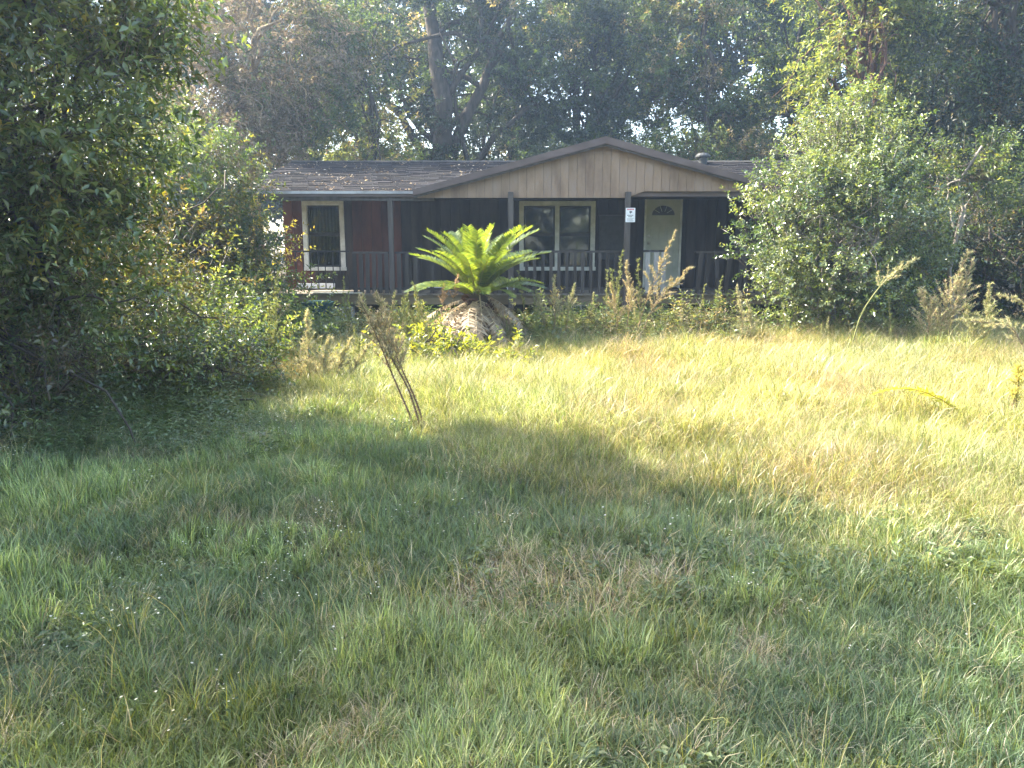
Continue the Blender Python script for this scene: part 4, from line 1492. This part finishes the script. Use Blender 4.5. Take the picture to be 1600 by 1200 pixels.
# thin mixed stalks tangled along the porch, alike enough that nothing tells them apart
proto = []
for k in range(6):
    H = .75 + .14 * k
    lean = random.uniform(-.25, .25)
    st = [[Vector((50, 50, 0)), Vector((50 + lean * .3, 50, H * .5)), Vector((50 + lean, 50 + random.uniform(-.1, .1), H))]]
    if k % 2: st.append([Vector((50.03, 50, 0)), Vector((50.08 - lean * .3, 50, H * .4)), Vector((50.1 - lean, 50.05, H * .8))])
    o = fennel('weed_stalk', 'thin green and tan weed stalk in the tangle before the porch', st, group='weed stalks before the porch', seed=200 + k,
               plume=(GRN if k % 3 else PALE) + GRN[:2], t0=.12 + .1 * (k % 4), nb=26, blen=.16 + .03 * (k % 3), fuzz=60, r0=.005, low=GRN, stem_mat=M['stem_green'] if k % 2 else M['stem_dry'])
    proto.append(o)
spots = [(585, 11.4), (626, 11.5), (654, 11.6), (870, 11.7), (1002, 11.5), (540, 11.6), (606, 11.8), (640, 11.2), (668, 10.9), (800, 11.3), (820, 11.9), (838, 11.2), (856, 12.2), (884, 11.9), (905, 11.4), (925, 12.1), (944, 11.7), (962, 12.2), (996, 12.2), (1015, 11.8), (1042, 12.1), (1066, 11.7), (1092, 12.1), (1118, 11.8), (1140, 12.2), (1190, 11.6), (1230, 11.2), (1290, 10.9), (1390, 10.9), (430, 8.9), (452, 9.6), (560, 9.6)]
for i, (px, Y) in enumerate(spots):
    o = proto[i] if i < 6 else copy_tree(proto[i % 6])
    o.location = gp(px, 530, Y)
    o.rotation_euler.z = random.random() * 6.28
    k = random.uniform(.5, 1.15) * (.6 if px > 1180 else 1)
    o.scale = (k, k, k)

# yellow green vine mound under the palm, and a few leafy weeds before the porch
c = W(705, 560, 9.8)
plant('vine_mound', 'bright yellow green vine mound in the sun below the palm', 'vine', (c.x, 9.8),
      [(-.1, 0, .16, .75, .5, .2, 190), (-.35, .1, .42, .22, .2, .14, 40), (.1, .2, .36, .25, .25, .2, 50), (.65, .1, .22, .4, .35, .18, 80), (-.75, .2, .2, .3, .3, .18, 40)],
      [((0, 0, 0), (-.2, 0, .7), .015, .006), ((.2, 0, 0), (.7, 0, .5), .012, .005)], crown_name='foliage',
      palettes=[(pal((.20, .23, .04), (.26, .27, .05), (.15, .19, .035)), 5), (LIGHT, 2)], mat=M['leaf'], leaf=(.075, .5), per=9, clump_n=44, clump_r=.2, limbs=8, seed=60, spray_len=.2)
c = W(1090, 520, 11.9)
for k, (px, Y, lab, s_) in enumerate(((846, 12.3, 'leafy green weed clump between the palm and the tan tufts', .95), (930, 11.9, 'dark green weed clump hiding the porch below the double window', 1.0), (1060, 12.0, 'green weed clump below the front door', .95), (1110, 11.9, 'shaded weed clump in front of the leaning pickets', .85), (622, 12.3, 'weedy clump hiding the foot of the thin porch post', .75), (560, 12.0, 'straggly weed clump by the teal bin', .7))):
    c = gp(px, 520, Y)
    plant('weed_clump', lab, 'weed', (c.x, Y), [(0, 0, .28 * s_, .5, .45, .30 * s_, 110), (.2, -.1, .52 * s_, .3, .3, .26, 40)],
          [((0, 0, 0), (.05, 0, .7 * s_), .008, .003), ((.1, 0, 0), (.3, 0, .62 * s_), .008, .003), ((-.1, 0, 0), (-.3, 0, .55 * s_), .008, .003)], crown_name='foliage', bark=M['stem_green'],
          palettes=[(OLIVE, 3), (GREEN, 2), (LIGHT, 2), (TAN, 2)], mat=M['leaf'], leaf=(.06, .30), per=9, clump_n=22, clump_r=.2, limbs=8, seed=70 + k, spray_len=.22, upright=.8)


# ------------------------------------------------------------------ grass and ground cover (instanced clumps)
def blades(n, h, w, spread, lean, cols, seed, hvar=.5, flat=0.0, seg=3, twist=.6):
    rg = np.random.default_rng(seed)
    Vs, Fs, Cs = [], [], []
    nv = 0
    for i in range(n):
        q = rg.random() * 6.283
        r = spread * math.sqrt(rg.random())
        b = np.array([r * math.cos(q), r * math.sin(q), -.01])
        az = q + rg.normal() * twist
        d = np.array([math.cos(az), math.sin(az), 0])
        s = np.array([-math.sin(az), math.cos(az), 0])
        if rg.random() < .5:
            a2 = rg.random() * 6.283
            s = np.array([math.cos(a2), math.sin(a2), 0])
        H = h * (1 - hvar * rg.random())
        ln = lean * (.3 + 1.1 * rg.random())
        c0 = np.array(cols[rg.integers(len(cols))]) * (.55 + .95 * rg.random() ** 1.5)
        ww = w * (.7 + .6 * rg.random())
        k0 = nv
        e = math.radians(88) * (1 - flat) + math.radians(12) * flat
        p = b.copy()
        st = H / seg
        for j in range(seg + 1):
            t = j / seg
            wj = ww * (1 - t) ** .6 * .5
            cc = c0 * (.75 + .4 * t)
            if j < seg:
                Vs += [p + s * wj, p - s * wj]
                Cs += [cc, cc]
                nv += 2
            else:
                Vs.append(p.copy()); Cs.append(cc); nv += 1
            p = p + (d * math.cos(e) + np.array([0, 0, math.sin(e)])) * st
            e -= ln / seg * (1 + t)
            e = max(e, -1.0)
            if p[2] < .004: p[2] = .004
        for j in range(seg - 1):
            a = k0 + 2 * j
            Fs += [(a, a + 1, a + 3), (a, a + 3, a + 2)]
        a = k0 + 2 * (seg - 1)
        Fs.append((a, a + 1, a + 2))
    return np.array(Vs), np.array(Fs), np.array(Cs)


def forb(n, h, leaf, cols, seed, flowers=0):
    rg = np.random.default_rng(seed)
    Vs, Fs, Cs = [], [], []
    nv = 0
    for i in range(n):
        base = np.array([rg.normal() * .05, rg.normal() * .05, 0])
        tip = base + np.array([rg.normal() * .3 * h, rg.normal() * .3 * h, h * (.6 + .5 * rg.random())])
        k = 9
        t = np.linspace(.1, 1, k)[:, None]
        P = base + (tip - base) * t
        a = np.arange(k) * 2.4 + rg.random() * 6
        D = np.stack([np.cos(a), np.sin(a), .25 + 0 * a], 1)
        N = np.array([0, 0, 1.0]) + rg.normal(size=(k, 3)) * .3
        L = leaf * (.6 + .6 * rg.random(k)) * (1.1 - .4 * t[:, 0])
        Vv, Ff = leaf_geo(P, D, N, L, L * .45)
        Vs.append(Vv); Fs.append(Ff + nv); nv += len(Vv)
        cc = np.array(cols)[rg.integers(len(cols), size=k)] * (.7 + .6 * rg.random((k, 1)))
        Cs.append(np.repeat(cc, 4, 0))
        # stem
        s = np.array([.002, 0, 0])
        Vs.append(np.array([base - s, base + s, tip])); Fs.append(np.array([[nv, nv + 1, nv + 2]])); nv += 3
        Cs.append(np.repeat(np.array([[.12, .13, .05]]), 3, 0))
        if flowers:
            m_ = 7
            a = np.arange(m_) / m_ * 6.283
            c_ = tip + np.array([0, 0, .004])
            D = np.stack([np.cos(a), np.sin(a), .35 + 0 * a], 1)
            Vv, Ff = leaf_geo(np.repeat(c_[None], m_, 0), D, np.repeat(np.array([[0, 0, 1.0]]), m_, 0), np.full(m_, flowers), np.full(m_, flowers * .6))
            Vs.append(Vv); Fs.append(Ff + nv); nv += len(Vv)
            Cs.append(np.repeat(np.array([[.85, .85, .82]]), 4 * m_, 0))
    return np.concatenate(Vs), np.concatenate(Fs), np.concatenate(Cs)


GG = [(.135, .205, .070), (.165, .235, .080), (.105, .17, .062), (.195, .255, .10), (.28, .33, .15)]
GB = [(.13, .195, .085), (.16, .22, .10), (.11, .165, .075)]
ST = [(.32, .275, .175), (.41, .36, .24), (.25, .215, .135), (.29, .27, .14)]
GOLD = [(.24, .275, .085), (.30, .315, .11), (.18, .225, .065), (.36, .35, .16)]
TH = [(.24, .19, .125), (.30, .245, .17), (.17, .13, .085)]
YG = [(.22, .25, .05), (.27, .28, .06)]
variants = {
    'green_a': blades(26, .17, .0070, .06, 1.3, GG, 1),
    'green_b': blades(24, .24, .0075, .07, 1.9, GG + GB[:1], 2),
    'blue_c': blades(26, .19, .0055, .07, 1.7, GB, 3),
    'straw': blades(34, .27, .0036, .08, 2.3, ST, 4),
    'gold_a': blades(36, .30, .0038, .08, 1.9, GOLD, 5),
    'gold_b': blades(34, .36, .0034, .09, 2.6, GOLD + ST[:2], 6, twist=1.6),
    'thatch': blades(30, .17, .0042, .12, .5, TH, 7, flat=1.0, twist=3),
    'forb': forb(5, .11, .05, [(.08, .125, .045), (.10, .145, .055), (.12, .155, .06)], 8),
    'tall_forb': forb(6, .30, .065, [(.085, .135, .05), (.105, .155, .058), (.13, .165, .068)], 9),
    'flower': forb(3, .17, .035, [(.07, .11, .035)], 10, flowers=.0065),
    'stalk': blades(5, .46, .0032, .05, .7, ST + GOLD[:1], 12, seg=5),
    'yellow': blades(22, .20, .0055, .05, 1.0, YG, 11),
}
vnames = list(variants)
vobjs = []
for nme, (a, b_, c_) in variants.items():
    me = np_mesh('clump_' + nme, a, b_, M['grass'], c_)
    vobjs.append(bpy.data.objects.new('clump_' + nme, me))     # kept out of the scene: only a source for the scatter


def scatter(name, pts, rot, scl, idx, hue):
    """a point mesh whose vertices carry clumps"""
    used = sorted(set(int(i) for i in idx))
    me = bpy.data.meshes.new(name)
    me.vertices.add(len(pts))
    me.vertices.foreach_set('co', np.asarray(pts, 'f').ravel())
    for nm, typ, arr, fld in (('rot', 'FLOAT_VECTOR', rot, 'vector'), ('scl', 'FLOAT_VECTOR', scl, 'vector'), ('idx', 'INT', idx, 'value'), ('hue', 'FLOAT_COLOR', hue, 'color')):
        at = me.attributes.new(nm, typ, 'POINT')
        at.data.foreach_set(fld, np.asarray(arr, 'i' if typ == 'INT' else 'f').ravel())
    o = link(name, me)
    ng = bpy.data.node_groups.new('scatter_' + name, 'GeometryNodeTree')
    ng.interface.new_socket('Geometry', in_out='INPUT', socket_type='NodeSocketGeometry')
    ng.interface.new_socket('Geometry', in_out='OUTPUT', socket_type='NodeSocketGeometry')
    N = ng.nodes
    Lk = ng.links
    gi = N.new('NodeGroupInput')
    go = N.new('NodeGroupOutput')
    jn = N.new('GeometryNodeJoinGeometry')

    def named(nm, typ):
        q = N.new('GeometryNodeInputNamedAttribute')
        q.data_type = typ
        q.inputs['Name'].default_value = nm
        return q.outputs['Attribute']
    ix = named('idx', 'INT')
    er = N.new('FunctionNodeEulerToRotation')
    Lk.new(named('rot', 'FLOAT_VECTOR'), er.inputs[0])
    sc_ = named('scl', 'FLOAT_VECTOR')
    for k in used:
        oi = N.new('GeometryNodeObjectInfo')
        oi.inputs['Object'].default_value = vobjs[k]
        cp = N.new('FunctionNodeCompare')
        cp.data_type = 'INT'
        cp.operation = 'EQUAL'
        ins = [s for s in cp.inputs if s.type == 'INT']
        Lk.new(ix, ins[0])
        ins[1].default_value = k
        ip = N.new('GeometryNodeInstanceOnPoints')
        Lk.new(gi.outputs[0], ip.inputs['Points'])
        Lk.new(cp.outputs[0], ip.inputs['Selection'])
        Lk.new(oi.outputs['Geometry'], ip.inputs['Instance'])
        Lk.new(er.outputs[0], ip.inputs['Rotation'])
        Lk.new(sc_, ip.inputs['Scale'])
        Lk.new(ip.outputs['Instances'], jn.inputs[0])
    Lk.new(jn.outputs[0], go.inputs[0])
    md = o.modifiers.new('scatter', 'NODES')
    md.node_group = ng
    me.materials.append(M['grass'])
    return o


# scatter positions, denser near the camera
rg = np.random.default_rng(42)


def field(n, y0, y1):
    y = np.sqrt(y0 * y0 + (y1 * y1 - y0 * y0) * rg.random(n))
    x = (rg.random(n) * 2 - 1) * (.79 * y + 1.5)
    return x, y


xs_, ys_ = [], []
for n, a, b_ in ((14500, .6, 3.0), (19500, 3.0, 6.0), (30000, 6.0, 10.0), (29000, 10.0, 15.2)):
    x, y = field(n, a, b_)
    xs_.append(x); ys_.append(y)
x = np.concatenate(xs_); y = np.concatenate(ys_)
keep = ~((y > YF - .1) & (x > XL - .2) & (x < 7))
x, y = x[keep], y[keep]
n = len(x)
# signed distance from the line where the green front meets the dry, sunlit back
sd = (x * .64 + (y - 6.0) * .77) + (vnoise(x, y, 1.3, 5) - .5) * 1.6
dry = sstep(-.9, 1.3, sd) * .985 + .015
left = sstep(.0, .7, -x - (.30 * y + .05) + (vnoise(x, y, .9, 6) - .5) * 1.1) * sstep(5.2, 6.8, y)
back = sstep(11.0, 12.3, y + (vnoise(x, y, .8, 12) - .5) * 1.0) * (1 - sstep(2.6, 4.2, x))
thn = vnoise(x, y, .7, 7) * .6 + vnoise(x, y, .25, 8) * .4
patch = vnoise(x, y, .55, 9)
u = rg.random(n)
v = rg.random(n)
I = {nm: k for k, nm in enumerate(vnames)}
idx = np.where(patch > .62, I['green_b'], np.where(patch > .42, I['green_a'], I['blue_c']))
idx = np.where(u < .035, I['straw'], idx)
idx = np.where((thn > .75) & (v < .6), np.where(u < .6, I['thatch'], I['straw']), idx)
idx = np.where((u > .95) & (vnoise(x, y, .4, 10) > .62), I['yellow'], idx)
fl = (vnoise(x, y, .6, 11) > .64) & (u > np.where((x < -.25 * y) & (y > 3.2), .93, .985))
idx = np.where(fl, I['flower'], idx)
idx = np.where((vnoise(x, y, .9, 13) > .6) & (v < .12), I['forb'], idx)
idx = np.where(rg.random(n) < .014, I['stalk'], idx)
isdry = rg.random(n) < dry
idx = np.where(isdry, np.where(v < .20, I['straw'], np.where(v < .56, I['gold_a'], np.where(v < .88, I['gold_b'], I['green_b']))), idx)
isl = rg.random(n) < left
idx = np.where(isl, np.where(u < .26, I['tall_forb'], np.where(u < .46, I['forb'], np.where(u < .50, I['flower'], np.where(u < .7, I['green_a'], np.where(u < .88, I['green_b'], I['gold_b']))))), idx)
isb = rg.random(n) < back * .75
idx = np.where(isb, np.where(u < .45, I['tall_forb'], np.where(u < .7, I['gold_b'], I['green_b'])), idx)
hum = vnoise(x, y, .5, 14)
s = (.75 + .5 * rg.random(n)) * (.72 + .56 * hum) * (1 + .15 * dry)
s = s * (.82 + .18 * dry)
s = np.where(idx == I['thatch'], s * 1.1, s)
wide = 1 + .045 * np.clip(y - 3, 0, 12)
scl = np.stack([s * wide, s * wide, s * (.85 + .3 * rg.random(n))], 1)
rot = np.stack([rg.normal(size=n) * .12, rg.normal(size=n) * .12, rg.random(n) * 6.283], 1)
# the dry grass is laid over in swathes
sw_a = vnoise(x, y, 1.1, 15) * 9
la = np.where(isdry, .4, .3) * rg.random(n)
rot[:, 0] += la * np.cos(sw_a)
rot[:, 1] += la * np.sin(sw_a)
hv = .66 + .42 * vnoise(x, y, .45, 16) + .26 * vnoise(x, y, .16, 19)
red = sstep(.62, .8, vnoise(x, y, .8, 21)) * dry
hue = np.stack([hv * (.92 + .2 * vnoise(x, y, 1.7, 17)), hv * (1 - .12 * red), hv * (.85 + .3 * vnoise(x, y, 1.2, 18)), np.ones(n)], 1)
pts = np.stack([x, y, height(x, y)], 1)
gset = ~np.isin(idx, [I['tall_forb'], I['forb'], I['flower'], I['thatch']])
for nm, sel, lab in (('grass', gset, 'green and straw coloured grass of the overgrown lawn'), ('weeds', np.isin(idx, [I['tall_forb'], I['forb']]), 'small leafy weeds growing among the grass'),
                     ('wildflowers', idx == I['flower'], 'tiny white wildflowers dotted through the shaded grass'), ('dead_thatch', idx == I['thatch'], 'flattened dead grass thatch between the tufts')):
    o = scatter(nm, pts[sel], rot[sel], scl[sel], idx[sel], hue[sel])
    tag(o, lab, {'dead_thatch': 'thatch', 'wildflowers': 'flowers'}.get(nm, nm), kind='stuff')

# small leaf scraps standing in for sun sparkles on the roof
n = 900
rx = rg.uniform(RL + .1, GXL + 1.2, n) - np.abs(rg.normal(size=n)) * .0
rt = rg.random(n) ** 1.3
ry = YE + rt * (RY - YE)
rzv = EZ + rt * (RZ - EZ) + .028
kk = (vnoise(rx, ry, .5, 20) + .25 * rg.random(n)) > .62
kk &= ~((rx > GXL + .05) & (np.array([gable_z(a) for a in rx]) > rzv - .05))
rx, ry, rzv = rx[kk], ry[kk], rzv[kk]
n = len(rx)
D = rg.normal(size=(n, 3)) * np.array([1, 1, .25])
Nn = np.array([0, -.25, 1.0]) + rg.normal(size=(n, 3)) * .35
Ll = .025 + .05 * rg.random(n)
Vv, Ff = leaf_geo(np.stack([rx, ry, rzv], 1), D, Nn, Ll, Ll * .5)
cc = np.array([(.14, .11, .08), (.22, .18, .14), (.10, .08, .06), (.40, .38, .34)])[rg.integers(4, size=n)]
o = link('roof_sparkles', np_mesh('roof_sparkles', Vv, Ff, M['leaf_dry'], np.repeat(cc, 4, 0)))
tag(o, 'leaf scraps painted as sun sparkles over the left part of the roof', 'roof sparkles', kind='stuff')

# ------------------------------------------------------------------ lens veil
VEIL = 0.0019  # density of a bluish air volume added to imitate lens glare
if VEIL > 0:
    mb = MB()
    mb.box(-92, 92, -62, 112, -1.3, 16.5)
    m = bpy.data.materials.new('veil_air')
    m.use_nodes = True
    nn = m.node_tree.nodes
    nn.remove(nn['Principled BSDF'])
    pv = nn.new('ShaderNodeVolumePrincipled')
    pv.inputs['Color'].default_value = (.52, .72, 1.0, 1)
    pv.inputs['Density'].default_value = VEIL
    pv.inputs['Anisotropy'].default_value = .55
    m.node_tree.links.new(pv.outputs['Volume'], nn['Material Output'].inputs['Volume'])
    o = mb.build('veil_volume', m)
    tag(o, kind='stuff')

_t = sum(len(o.data.loop_triangles) if not o.data.calc_loop_triangles() else 0 for o in SC.objects if o.type == 'MESH')
print('TRIS', _t)
